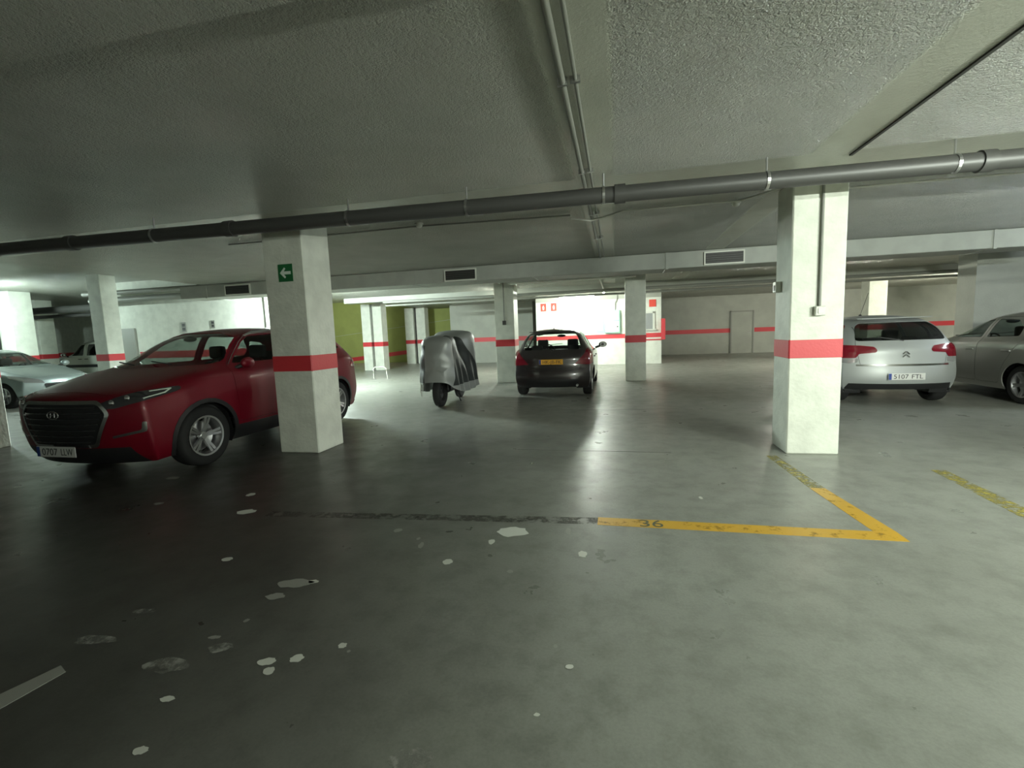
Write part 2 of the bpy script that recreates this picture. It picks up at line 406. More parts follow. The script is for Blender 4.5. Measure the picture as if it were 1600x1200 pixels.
# ------------------------------------------------------------------ columns
def column(x, y, w, d, label, h=CZ, band=True, name='concrete_column', z0=1.04, z1=1.25, mat='column_paint'):
    t = empty(name, (x, y, 0), 0, label, 'column'); t['kind'] = 'thing'
    m = MB().box(-w / 2, w / 2, -d / 2, d / 2, 0, h, bev=.012, seg=1)
    m.build('shaft', mat, t)
    if band:
        e = .004; b = MB()
        b.box(-w / 2 - e, w / 2 + e, -d / 2 - e, d / 2 + e, z0, z1, bev=.012, seg=1)
        b.build('painted_band', 'red_paint', t, label='red painted band')
    return t
column(-3.97, 5.34, .56, .55, 'white column with green arrow sign, standing beside the red car')
colR = column(2.06, 5.74, .51, .48, 'bright white column with conduit and switch box, red band, at the bay line corner')
column(-9.22, 4.77, .56, .55, 'dark column at the left edge, beyond the nose of the red car')
column(-3.1, 13.25, .56, .55, 'white column with red band between covered motorcycle and black car')
column(.52, 13.3, .54, .5, 'shaded grey column with dark red band right of the black car')
column(-14.45, 10.7, .46, .46, 'brightly lit column behind the windscreen of the red car', 3.5)
column(-20.8, 12.4, .65, .65, 'pale green-lit column behind the pale blue car', 3.5)
column(-23.8, 15.0, .6, .6, 'narrow distant column left of the white van', 3.5)
column(9.6, 20.5, .6, .6, 'distant grey column above the silver car roof')
column(-9.88, 12.2, .5, .5, 'grey column at the right end of the bright white wall')
for (x0, y0, gap, wd, lab) in ((-10.9, 18.6, .12, .42, 'left'), (-10.75, 22.6, .16, .48, 'right')):
    for k in (0, 1):
        column(x0 + k * (wd + gap) + wd / 2, y0 + .25, wd, .5,
               ('left' if k == 0 else 'right') + ' half of the ' + ('nearer' if lab == 'left' else 'farther') + ' pair of twin columns before the yellow wall')
    tag(MB().cyl((0, 0, 0), (0, 0, CZ - .002), gap * .42).build('downpipe', 'pvc_dark', loc=(x0 + wd + gap / 2, y0 + .22, 0), smooth=True),
        'dark downpipe in the slot of the ' + ('nearer' if lab == 'left' else 'farther') + ' twin columns', 'pipe', kind='thing')

# ------------------------------------------------------------------ services under the ceiling
def Ypipe(x): return 4.43 + (x + 7.5) * .034
t = empty('drain_pipe', (-1, Ypipe(-1), 2.7), 0, 'long dark drain pipe hung under the ceiling across both front columns', 'pipe')
m = MB(); a, b = Vector((-13, Ypipe(-13), 2.7)), Vector((8.5, Ypipe(8.5), 2.7))
o = Vector((-1, Ypipe(-1), 2.7))
m.cyl(a - o, b - o, .075, n=24); m.build('pipe_run', 'pvc_dark', t, smooth=True)
for x in (-9.5, -6.4, -4.2, .05, 3.0):
    p = Vector((x, Ypipe(x), 2.7)) - o; e = (b - a).normalized()
    MB().cyl(p - e * .05, p + e * .05, .088, n=24).build('coupling', 'pvc_dark', t, smooth=True)
for x in (-8.0, -5.2, -2.75, -1.45, -.1, 1.33, 2.78):
    p = Vector((x, Ypipe(x), 2.7)) - o; e = (b - a).normalized()
    m = MB(); m.cyl(p - e * .012, p + e * .012, .082, n=20); m.cyl(p + Vector((0, 0, .08)), p + Vector((0, 0, .2)), .008, n=8)
    m.cyl(p + Vector((-.02, -.02, -.07)), p + Vector((.10, .22, -.02)), .010, n=8)
    m.build('hanger', 'steel', t)
for x, r, lab in ((-.29, .019, 'thicker of two pipes running away along the ceiling'), (-.215, .012, 'thin pipe running away along the ceiling beside a thicker one')):
    t = MB().cyl((0, -6, 0), (0, 4.85, 0), r, n=14).build('ceiling_pipe', 'pvc_grey', loc=(x, 4.9, CZ - r - .004), smooth=True)
    tag(t, lab, 'pipe', kind='thing')
    if r < .02:
        for y in (-3.6, -2, -.4, 1.2, 2.8): MB().box(-.03, .03, y - .01, y + .01, -.02, r + .004).build('clip', 'steel', t)
def cable(name, pts, r, mat, lab, cat):
    o = Vector(pts[0]); m = MB(); m.tube([Vector(p) - o for p in pts], r, 8)
    return tag(m.build(name, mat, loc=o, smooth=True), lab, cat, kind='thing')
cable('cable', [(-5.6, 6.0, CZ - .017), (-2.5, 5.95, CZ - .017), (-.55, 6.1, CZ - .017)], .011, 'pvc_grey', 'dark cable clipped to the ceiling left of the twin pipes', 'cable')
cable('cable', [(-.55, 6.12, CZ - .05), (-.3, 6.3, CZ - .06), (-.12, 6.28, CZ - .03), (.1, 6.12, CZ - .017), (1.45, 6.15, CZ - .017), (1.78, 5.72, CZ - .017)], .011, 'conduit', 'pale cable looping over the twin pipes to the right column', 'cable')
cable('cable', [(2.36, 6.0, CZ - .017), (4.2, 6.05, CZ - .017), (9, 6.2, CZ - .017)], .012, 'conduit', 'pale cable leading right from the head of the right column', 'cable')
for x, y, lab in ((-2.5, 5.86, 'small white smoke detector on the ceiling near the left column'), (1.43, 6.26, 'small white smoke detector on the ceiling left of the right column')):
    t = empty('smoke_detector', (x, y, CZ), 0, lab, 'detector')
    MB().lathe([(0, 0), (.055, 0), (.055, -.02), (0, -.02)], 20, 'z').build('base', 'frame_white', t, True)
    MB().lathe([(.0, -.058), (.025, -.055), (.04, -.04), (.042, -.02), (0, -.018)], 20, 'z').build('head', 'frame_white', t, True)
# ventilation duct
t = empty('ventilation_duct', (-2, 10.2, 2.58), 0, 'long grey box duct with slotted vents crossing below the ceiling', 'duct')
MB().box(-8.8, 11.5, -.35, .35, 0, CZ - 2.585, bev=.01, seg=1).build('duct_casing', 'duct_metal', t)
for x in (-8.0, -5.2, -2.4, .3, 3.0, 5.6, 8.4): MB().box(x - .025, x + .025, -.362, .362, -.012, CZ - 2.586).build('flange', 'duct_metal', t)
def vent(x, y, z, w=.68, h=.2):
    g = MB().box(x - w / 2, x + w / 2, -.385, -.352, z, z + h).build('vent', 'grille_dark', t, label='dark slotted vent')
    f = MB(); e = .025
    f.box(x - w / 2 - e, x + w / 2 + e, -.392, -.352, z + h, z + h + e).box(x - w / 2 - e, x + w / 2 + e, -.392, -.352, z - e, z)
    f.box(x - w / 2 - e, x - w / 2, -.392, -.352, z, z + h).box(x + w / 2, x + w / 2 + e, -.392, -.352, z, z + h); f.build('vent_frame', 'frame_white', g)
    s = MB()
    for k in range(5): s.box(x - w / 2, x + w / 2, -.39, -.386, z + .02 + k * h / 5, z + .028 + k * h / 5)
    s.build('slat', 'pvc_dark', g)
for x in (-7.05, -1.3, 4.05): vent(x, 0, .045)
# second beam / tray pair further back
struct(MB().box(-2.75, .5, 12.0, 12.35, 2.71, CZ).build('trim_1', 'white_plaster'))
struct(MB().box(-9.8, 16, 15.6, 16.0, 2.72, CZ).build('trim_2', 'grey_plaster'))
for (z, y, r, lab) in ((2.66, 15.2, .05, 'upper of two pale pipes crossing before the booth'), (2.55, 15.35, .035, 'lower of two pale pipes crossing before the booth')):
    tag(MB().cyl((-8, 0, 0), (15, 0, 0), r, n=12).build('ceiling_pipe', 'pvc_grey', loc=(0, y, z), smooth=True), lab, 'pipe', kind='thing')
for x, y0, l, lab in ((-3.0, 10.75, 1.4, 'short white conduit behind the duct, above the covered motorcycle'), (-2.25, 10.75, 1.3, 'short white conduit behind the duct, above the column by the motorcycle'),
                      (-3.93, 10.75, 1.1, 'short white conduit behind the duct, nearest to the left front column'), (1.0, 10.75, 1.2, 'short white conduit behind the duct, right of the shaded grey column'),
                      (1.57, 10.75, 1.5, 'short white conduit behind the duct, below the right vent'), (5.2, 10.75, 1.1, 'short white conduit behind the duct, above the silver car')):
    o = tag(MB().cyl((0, 0, 0), (0, l, 0), .022, n=10).build('conduit_pipe', 'frame_white', loc=(x, y0, 2.75), smooth=True), lab, 'conduit', kind='thing')
    for q in (.1, l - .1): MB().cyl((0, q, 0), (0, q, .148), .006, n=8).build('hanger', 'steel', o)
o = tag(MB().cyl((0, 0, 0), (.05, 5.0, 0), .022, n=10).build('conduit_pipe', 'frame_white', loc=(-.42, 11.6, 2.75), smooth=True), 'long white conduit running toward the glaring lamp at the booth', 'conduit', kind='thing')
for q in (.6, 4.4): MB().cyl((.01 * q, q, 0), (.01 * q, q, .148), .006, n=8).build('hanger', 'steel', o)
t = empty('glow_spot', (-10.44, 24.17, 1.92), 0, 'tiny glowing wall light on the yellow wall right of the twin columns', 'lamp')
MB().box(-.05, .05, -.03, .02, .05, .12).build('bracket', 'pvc_dark', t); MB().ball((0, -.03, 0), .055, 14).build('glow_ball', lamp_mat(14, (1., 1., .7)), t, True)  # glowing ball and mount added to imitate light leaking onto the wall
# dark pipes of the raised bay at the left
for (y, z, r, lab) in ((13.9, 2.95, .13, 'thick dark pipe below the raised ceiling at far left'), (14.4, 2.75, .07, 'thin dark pipe below the raised ceiling at far left')):
    tag(MB().cyl((-27, 0, 0), (-16.7, 0, 0), r, n=14).build('ceiling_pipe', 'pvc_dark', loc=(0, y, z), smooth=True), lab, 'pipe', kind='thing')
for (y, z, r, lab) in ((11.5, 3.1, .07, 'dark pipe along the top of the bright white wall'), (11.7, 2.9, .1, 'thick dark pipe along the top of the bright white wall')):
    tag(MB().cyl((-16.3, 0, 0), (-10.3, 0, 0), r, n=14).build('ceiling_pipe', 'pvc_grey', loc=(0, y, z), smooth=True), lab, 'pipe', kind='thing')

# lamps
def lamp(x, y, z, rz, s, lab, lit=True, L=1.2, col=(.92, 1., .88)):
    t = empty('fluorescent_lamp', (x, y, z), rz, lab, 'lamp')
    MB().box(-L / 2 - .03, L / 2 + .03, -.04, .04, .03, .075, bev=.006).build('housing', 'housing', t)
    MB().cyl((-L / 2, 0, 0), (L / 2, 0, 0), .016, n=10).build('tube', lamp_mat(s, col), t, True)
    for q in (-L / 2 - .03, L / 2): MB().box(q, q + .03, -.02, .02, -.02, .035).build('end_cap', 'frame_white', t)
    for sx in (-.4, .4): MB().cyl((sx, 0, .07), (sx, 0, (CZ if x > -10.1 else 3.5) - z - .001), .006, n=8).build('hanger', 'steel', t)
    return t
lamp(-1.35, 16.9, 2.62, .15, 1500, 'glaring lit fluorescent lamp in front of the white booth wall')
lamp(-.42, 17.35, 2.72, PI / 2, 150, 'thin lit fluorescent tube pointing at the booth, right of the glare')
lamp(5.0, 1.2, 2.12, .10, 2600, 'lit fluorescent lamp on the right, before the bright column')
lamp(4.0, -1.8, 2.1, -.25, 2400, 'lit fluorescent lamp hung low behind the viewpoint')  # added out of view, lights fronts and floor from behind the camera
lamp(-8.65, 11.35, 2.62, .30, 5600, 'lit fluorescent lamp hidden behind the left front column', col=(.84, 1., .93))
lamp(10.5, 8.0, 2.6, PI / 2, 1300, 'lit fluorescent lamp above the grey car at the right edge', col=(.85, .95, 1.))
lamp(-19.0, 9.4, 3.1, 0, 2800, 'lit fluorescent lamp above the pale blue car', col=(.8, 1., .92))
lamp(-14.8, 20.6, 2.9, 0, 330, 'lit fluorescent lamp by the yellow wall, behind the left front column', col=(.9, 1., .8))  # added to light the yellow wall, kept out of sight
lamp(-3.87, 16.0, 2.62, PI / 2 + .237, 500, 'lit fluorescent lamp hidden behind the column beside the motorcycle', col=(.95, 1., .85))  # added to lift the grey wall, floor and ceiling at mid distance
lamp(6.0, 16.6, 2.6, 0, 600, 'lit fluorescent lamp hidden behind the bright right column', col=(1., 1., .85))  # unseen extra lamp to brighten the far wall and its ceiling
lamp(13.0, 19., 2.6, PI / 2, 3600, 'lit fluorescent lamp hidden behind the pier at the right edge', col=(1., 1., .85))  # unseen extra lamp to brighten the wall beyond the silver car

# ------------------------------------------------------------------ signs and boxes
def arrow_sign():
    t = empty('exit_sign', (-3.945, 5.063, 2.26), 0, 'green sign with white arrow pointing left on the left front column', 'sign')
    MB().box(-.10, .10, -.006, 0, -.105, .105).build('panel', 'sign_green', t)
    MB().prism([(-.075, 0), (-.01, .065), (.005, .05), (-.02, .018), (.075, .018), (.075, -.018), (-.02, -.018), (.005, -.05), (-.01, -.065)], -.009, -.006).build('arrow', 'sign_white', t, label='white arrow pointing left')
arrow_sign()
t = empty('light_switch', (2.075, 5.495, 1.54), 0, 'grey switch box with conduit down the front of the bright right column', 'switch')
MB().box(-.05, .05, -.055, 0, -.05, .05, bev=.01).build('box', 'conduit', t)
MB().box(-.028, .028, -.062, -.055, -.028, .028, bev=.003).build('rocker', 'frame_white', t)
MB().cyl((0, -.016, .05), (0, -.016, CZ - 1.545), .014, n=12).build('conduit', 'pvc_grey', t, True)
t = empty('socket_box', (1.805, 5.83, 1.83), 0, 'small grey socket box on the left side of the bright right column', 'socket')
MB().box(-.06, 0, -.05, .05, -.06, .06, bev=.008).build('box', 'conduit', t); MB().box(-.068, -.06, -.03, .03, -.04, .02).build('cover', 'pvc_dark', t)
t = empty('socket_box', (-3.1, 12.972, 1.72), 0, 'small box with conduit on the column beside the motorcycle', 'socket')
MB().box(-.05, .05, -.05, 0, -.06, .06, bev=.008).build('box', 'pvc_dark', t); MB().cyl((0, -.015, .06), (0, -.015, CZ - 1.725), .013, n=10).build('conduit', 'pvc_grey', t, True)
for x, lab in ((-2.93, 'left one of two small red fire signs on the booth wall'), (-2.5, 'right one of two small red fire signs on the booth wall')):
    t = empty('fire_sign', (x, 19.3, 2.42), 0, lab, 'sign')
    MB().box(-.12, .12, -.008, 0, -.16, .16).build('panel', 'sign_red', t)
    MB().prism([(-.03, -.1), (.03, -.1), (.04, .02), (.012, .05), (.03, .1), (-.02, .06), (-.04, .02)], -.012, -.008).build('symbol', 'sign_white', t)
tag(MB().box(-.13, .13, -.01, 0, -.14, .14).build('wall_sign', 'sign_red', loc=(1.42, 19.285, 2.39)), 'plain orange-red sign above the booth window', 'sign', kind='thing')
t = empty('notice_board', (-.62, 19.3, 1.7), 0, 'pale green notice board on the booth wall above the band', 'notice board')
MB().box(-.16, .16, -.02, 0, -.42, .46).build('panel', 'notice_green', t)
MB().box(-.1, .1, -.024, -.02, -.3, -.05).build('sheet', 'sign_white', t); MB().box(-.1, .1, -.024, -.02, .05, .35).build('sheet', 'sign_white', t)
t = empty('meter_cabinet', (-.14, 19.284, 1.72), 0, 'white meter cabinet with green edges beside the notice board', 'cabinet')
MB().box(-.30, .30, -.14, 0, -.44, .46, bev=.01).build('body', 'notice_green', t)
MB().box(-.26, .26, -.155, -.14, -.40, .02).build('door', 'sign_white', t)
MB().box(-.26, .26, -.155, -.14, .07, .42).build('door', 'sign_white', t)
MB().cyl((.2, -.17, -.2), (.2, -.155, -.2), .03, n=12).build('lock', 'pvc_dark', t)
MB().tube([(.12, -.03, .46), (.12, -.03, .75), (.2, -.03, .9), (.2, -.03, 1.15)], .02).build('conduit', 'pvc_grey', t, True)
for x, y, z, s, lab in ((-13.25, 12.09, 1.98, .09, 'small dark sign on the bright wall above the red car windscreen'), (-12.15, 12.09, 2.03, .07, 'smaller dark sign on the bright wall above the red car roof')):
    t = empty('wall_sign', (x, y, z), 0, lab, 'sign')
    MB().box(-s, s, -.01, 0, -s * 1.7, s * 1.7).build('panel', 'pvc_grey', t); MB().box(-s * .6, s * .6, -.014, -.01, -s * 1.2, -s * .2).box(-s * .6, s * .6, -.014, -.01, s * .2, s * 1.2).build('symbol', 'ink', t)
t = empty('hoop_barrier', (-7.95, 14.6, 0), 0, 'thin white metal hoop on the floor behind the red car', 'barrier')
MB().tube([(-.28, 0, 0), (-.28, 0, .36), (-.2, 0, .42), (.12, 0, .42), (.2, 0, .36), (.24, 0, 0)], .013).build('hoop', 'conduit', t, True)
MB().box(-.34, -.22, -.06, .06, 0, .012).box(.18, .3, -.06, .06, 0, .012).build('foot_plate', 'steel', t)

# ------------------------------------------------------------------ vehicles
FR = [0., .40, .70, .85, .95, 1.0]
def shell(sp):
    """closed-nose body surface as one quad cage, smoothed twice"""
    verts = []; faces = []; idx = {}
    def V(key, p):
        if key not in idx: idx[key] = len(verts); verts.append(p)
        return idx[key]
    st = sp['st']; n = len(st); M = 5; K = len(sp['rows'])
    fr, rr = sp['front'], sp['rear']
    def top(i, j):
        s = 1 if j >= 0 else -1; a = abs(j)
        if i == 0 or i == n + 1:
            q = fr if i == 0 else rr
            w0 = sp['wF'] if i == 0 else sp['wR']
            xo, z, ws, bow = q[0]; t = FR[a]
            return (xo + bow * t ** 2.4, s * t * w0 * ws, z - sp.get('dz', .03) * t ** 3)
        x, zc, wr, zr, wg, zg, wb, zb, sh = st[i - 1]
        pts = [(0, zc), (.55 * wr, zc - .28 * (zc - zr)), (wr, zr), ((wr + wg) / 2 + sp.get('bulge', .025), (zr + zg) / 2), (wg, zg), (wb, zb)]
        y, z = pts[a]
        return (x + sh * (y / wb) ** 2, s * y, z)
    def skirt_end(k, j, end):
        q = fr if end == 0 else rr; w0 = sp['wF'] if end == 0 else sp['wR']
        xo, z, ws, bow = q[k]; s = 1 if j >= 0 else -1; t = FR[abs(j)]
        return (xo + bow * t ** 2.4, s * t * w0 * ws, z)
    def side(i, k, s):
        x, zc, wr, zr, wg, zg, wb, zb, sh = st[i - 1]; f_, dw = sp['rows'][k - 1]
        return (x + sh, s * (wb + dw), zb + (sp['zbot'] - zb) * f_)
    def P(i, j): return V(('t', i, j), top(i, j))
    for i in range(n + 1):
        for j in range(-M, M):
            faces.append((P(i, j), P(i + 1, j), P(i + 1, j + 1), P(i, j + 1)))
    def S(i, k, s):       # side grid vertex; ends shared with the front and rear
        if k == 0: return P(i, s * M)
        if i == 0: return V(('f', k, s * M), skirt_end(k, s * M, 0))
        if i == n + 1: return V(('r', k, s * M), skirt_end(k, s * M, 1))
        return V(('s', i, k, s), side(i, k, s))
    for s in (-1, 1):
        for i in range(n + 1):
            for k in range(K):
                q = (S(i, k, s), S(i + 1, k, s), S(i + 1, k + 1, s), S(i, k + 1, s))
                faces.append(q if s > 0 else q[::-1])
    for end, i in ((0, 0), (1, n + 1)):
        def E_(k, j):
            if k == 0: return P(i, j)
            return V(('fr'[end], k, j), skirt_end(k, j, end))
        for k in range(K):
            for j in range(-M, M):
                q = (E_(k, j), E_(k, j + 1), E_(k + 1, j + 1), E_(k + 1, j))
                faces.append(q if end == 0 else q[::-1])
    me = bpy.data.meshes.new('cage'); me.from_pydata(verts, [], faces)
    o = bpy.data.objects.new('cage', me); COL.objects.link(o)
    md = o.modifiers.new('s', 'SUBSURF'); md.levels = 2; md.render_levels = 2
    dg = bpy.context.evaluated_depsgraph_get()
    m2 = bpy.data.meshes.new_from_object(o.evaluated_get(dg))
    bpy.data.objects.remove(o)
    bm = bmesh.new(); bm.from_mesh(m2); bmesh.ops.recalc_face_normals(bm, faces=bm.faces[:])
    f0 = max(bm.faces, key=lambda f: f.calc_center_median().z)
    if f0.normal.z < 0: bmesh.ops.reverse_faces(bm, faces=bm.faces[:])
    bm.normal_update()
    for f in bm.faces: f.material_index = 0
    return bm
AX = {'side': (0, 2), 'front': (1, 2), 'top': (0, 1)}
def inside(p, poly):
    x, y = p; c = False; n = len(poly)
    for i in range(n):
        (x1, y1), (x2, y2) = poly[i], poly[i - 1]
        if (y1 > y) != (y2 > y) and x < (x2 - x1) * (y - y1) / (y2 - y1) + x1: c = not c
    return c
def rnd(poly, r=.04, k=3):
    out = []; n = len(poly)
    for i in range(n):
        p0, p1, p2 = Vector(poly[i - 1]), Vector(poly[i]), Vector(poly[(i + 1) % n])
        a = (p0 - p1); b = (p2 - p1); d = min(r, a.length * .45, b.length * .45)
        A = p1 + a.normalized() * d; B = p1 + b.normalized() * d
        for q in range(k + 1):
            t = q / k
            out.append(tuple((1 - t) ** 2 * A + 2 * t * (1 - t) * p1 + t * t * B))
    return out
def grow(poly, e):
    n = len(poly); ar = sum(poly[i - 1][0] * poly[i][1] - poly[i][0] * poly[i - 1][1] for i in range(n))
    sg = 1 if ar > 0 else -1; out = []
    for i in range(n):
        p0, p1, p2 = Vector(poly[i - 1]), Vector(poly[i]), Vector(poly[(i + 1) % n])
        a = (p1 - p0).normalized(); b = (p2 - p1).normalized()
        na = Vector((a.y, -a.x)) * sg; nb = Vector((b.y, -b.x)) * sg; m_ = na + nb
        if m_.length < 1e-6: m_ = na
        m_.normalize(); out.append(tuple(p1 + m_ * e / max(.35, m_.dot(na))))
    return out
def circle(x, z, r, n=28): return [(x + r * math.cos(2 * PI * i / n), z + r * math.sin(2 * PI * i / n)) for i in range(n)]
def cut(bm, kind, poly, idx, sel, only=None):
    a, b = AX[kind]
    x0 = min(p[0] for p in poly) - 1e-4; x1 = max(p[0] for p in poly) + 1e-4; y0 = min(p[1] for p in poly) - 1e-4; y1 = max(p[1] for p in poly) + 1e-4
    cand = []
    for f in bm.faces:
        xs = [v.co[a] for v in f.verts]; ys = [v.co[b] for v in f.verts]
        if max(xs) < x0 or min(xs) > x1 or max(ys) < y0 or min(ys) > y1: continue
        if not sel(f.calc_center_median(), f.normal): continue
        cand.append(f)
    n = len(poly)
    for i in range(n):
        p, q = poly[i - 1], poly[i]; dx, dy = q[0] - p[0], q[1] - p[1]
        if dx * dx + dy * dy < 1e-10: continue
        co = [0, 0, 0]; no = [0, 0, 0]; co[a], co[b] = p; no[a], no[b] = dy, -dx
        ge = set(cand)
        for f in cand: ge.update(f.edges); ge.update(f.verts)
        r = bmesh.ops.bisect_plane(bm, geom=list(ge), dist=2e-5, plane_co=co, plane_no=no)
        cand = [g for g in r['geom'] if isinstance(g, bmesh.types.BMFace)]
    for f in cand:
        c = f.calc_center_median()
        if inside((c[a], c[b]), poly) and (only is None or f.material_index in only): f.material_index = idx
def split(bm, idx, name, mat, parent, push=0., thick=0., sym=False, label=None):
    bm.normal_update(); out = []
    for s in ((1, -1) if sym else (0,)):
        fs = [f for f in bm.faces if f.material_index == idx and (s == 0 or f.calc_center_median().y * s > 0)]
        if not fs: continue
        mp = {}; vs = []; fc = []
        for f in fs:
            row = []
            for v in f.verts:
                if v not in mp: mp[v] = len(vs); vs.append(tuple(v.co - v.normal * push))
                row.append(mp[v])
            fc.append(row)
        me = bpy.data.meshes.new(name); me.from_pydata(vs, [], fc)
        o = link(name, me, mat, parent, smooth=35, label=label)
        if thick:
            md = o.modifiers.new('thickness', 'SOLIDIFY'); md.thickness = thick; md.offset = -1
            e = o.modifiers.new('crisp_edges', 'EDGE_SPLIT'); e.split_angle = R(38); e.use_edge_sharp = False
        out.append(o)
    return out
def wheel(parent, x, y, rad, wid, side, rim='alloy', spokes=5, turn=0., rs=.68):
    c = (x, y, rad)
    t = MB(); h = wid / 2
    t.lathe([(rad * rs, -h * .9), (rad * .88, -h), (rad * .97, -h * .82), (rad, -h * .45), (rad, h * .45), (rad * .97, h * .82), (rad * .88, h), (rad * rs, h * .9)], 44, closed=False)
    t.lathe([(rad * rs, -h * .9), (rad * rs * .97, 0), (rad * rs, h * .9)], 44)
    w = t.build('wheel', 'rubber', parent, 50, loc=c)
    rr = rad * rs; s = side
    m = MB()
    m.lathe([(rr * .99, s * h * .95), (rr * .90, s * h * .92), (rr * .86, s * h * .55), (rr * .84, -s * h * .2)], 44)
    m.lathe([(0, s * h * .62), (rr * .16, s * h * .62), (rr * .22, s * h * .5), (rr * .22, s * h * .2)], 24)
    for k in range(spokes):
        an = 2 * PI * k / spokes + turn + .3
        for da in (-.13, .13):
            bx = MB(); q = .10 if da < 0 else .10
            A = Vector((math.cos(an + da * 1.3), 0, math.sin(an + da * 1.3))); B = Vector((math.cos(an + da * .9), 0, math.sin(an + da * .9)))
            p0 = A * rr * .18 + Vector((0, s * h * .55, 0)); p1 = B * rr * .90 + Vector((0, s * h * .82, 0))
            d = (p1 - p0); wv = d.cross(Vector((0, 1, 0))).normalized() * rr * .055; tv = Vector((0, -s * h * .22, 0))
            vs = [m.bm.verts.new(p) for p in (p0 - wv, p0 + wv, p1 + wv * 1.25, p1 - wv * 1.25, p0 - wv + tv, p0 + wv + tv, p1 + wv * 1.25 + tv, p1 - wv * 1.25 + tv)]
            for q in ((0, 1, 2, 3), (7, 6, 5, 4), (0, 4, 5, 1), (1, 5, 6, 2), (2, 6, 7, 3), (3, 7, 4, 0)): m.bm.faces.new([vs[i] for i in q])
            bx.bm.free()
    m.build('rim', rim, w, 35, label='spoked alloy rim')
    MB().lathe([(0, s * h * .1), (rr * .72, s * h * .1), (rr * .72, -s * h * .05), (0, -s * h * .05)], 28).build('brake_disc', 'steel', w, True)
    return w
def seat(parent, x, y, zb=.42, w=.48, front=True):
    m = MB()
    m.box(x - .05, x + .46, y - w / 2, y + w / 2, zb - .16, zb + .06, bev=.05, seg=3)
    n0 = len(m.bm.verts)
    m.box(x + .40, x + .54, y - w / 2 + .01, y + w / 2 - .01, zb, zb + .60, bev=.05, seg=3)
    m.bm.verts.ensure_lookup_table()
    for v in m.bm.verts[n0:]: v.co.x += (v.co.z - zb) * .28
    o = m.build('seat', 'interior', parent, 40)
    h = MB(); h.box(x + .57, x + .67, y - .13, y + .13, zb + .64, zb + .83, bev=.04, seg=3)
    h.cyl((x + .60, y - .05, zb + .55), (x + .62, y - .05, zb + .68), .007, n=8).cyl((x + .60, y + .05, zb + .55), (x + .62, y + .05, zb + .68), .007, n=8)
    h.build('headrest', 'interior', o, 40)
def bench(parent, x, w, zb=.45):
    m = MB(); m.box(x, x + .5, -w / 2, w / 2, zb - .16, zb + .04, bev=.05, seg=3)
    n0 = len(m.bm.verts); m.box(x + .44, x + .58, -w / 2, w / 2, zb, zb + .52, bev=.05, seg=3)
    m.bm.verts.ensure_lookup_table()
    for v in m.bm.verts[n0:]: v.co.x += (v.co.z - zb) * .25
    o = m.build('rear_bench', 'interior', parent, 40)
    for y in (-.42, .42):
        MB().box(x + .58, x + .66, y - .13, y + .13, zb + .53, zb + .68, bev=.035, seg=3).build('headrest', 'interior', o, 40)
def plate(parent, x, z, w, h, face, body, colm, eu=True, rake=0., bg=True):
    """face -1 looks to -x (front of the car), +1 to +x"""
    p = empty('tmp', (0, 0, 0)); bpy.data.objects.remove(p)
    m = MB().box(-.008, 0, -w / 2, w / 2, -h / 2, h / 2, bev=.004)
    o = m.build('number_plate', colm, parent)
    o.location = (x, 0, z); o.rotation_euler = (0, rake, PI if face > 0 else 0)
    if eu: MB().box(-.0092, -.008, w / 2 - .045, w / 2 - .003, -h / 2 + .004, h / 2 - .004).build('country_strip', 'plate_blue', o)
    tok = body.split(' '); tw = w * (.80 if eu else .86); un = tw / (len(body.replace(' ', '')) + .7 * (len(tok) - 1)); at = -tw / 2
    for tk in tok:
        l_ = un * len(tk)
        text(tk, h * .92, 'ink', o, 'lettering', (-.0088, (-.018 if eu else 0) - (at + l_ / 2), -.004), (PI / 2, 0, -PI / 2), width=l_ * .96, ext=.0006)
        at += l_ + un * .7
    return o
def mirror(parent, x, y, z, s, mat, folded=False):
    if folded:
        o = MB().ball((x + .10, y + s * .05, z + .04), .1, 20, (1.1, .5, .72)).build('mirror', mat, parent, True, label='folded door mirror')
        MB().cyl((x - .02, y - s * .03, z - .02), (x + .04, y + s * .04, z + .02), .026, n=12).build('mirror_arm', 'black_plastic', o, True)
        return
    m = MB(); m.ball((x, y + s * .17, z + .05), .1, 20, (.62, 1.05, .72))
    o = m.build('mirror', mat, parent, True, label='door mirror')
    MB().cyl((x - .02, y - s * .02, z - .03), (x, y + s * .12, z + .02), .028, n=12).build('mirror_arm', 'black_plastic', o, True)
    MB().box(x + .045, x + .056, y + s * .10, y + s * .25, z + .0, z + .1, bev=.008).build('mirror_glass', 'chrome', o)
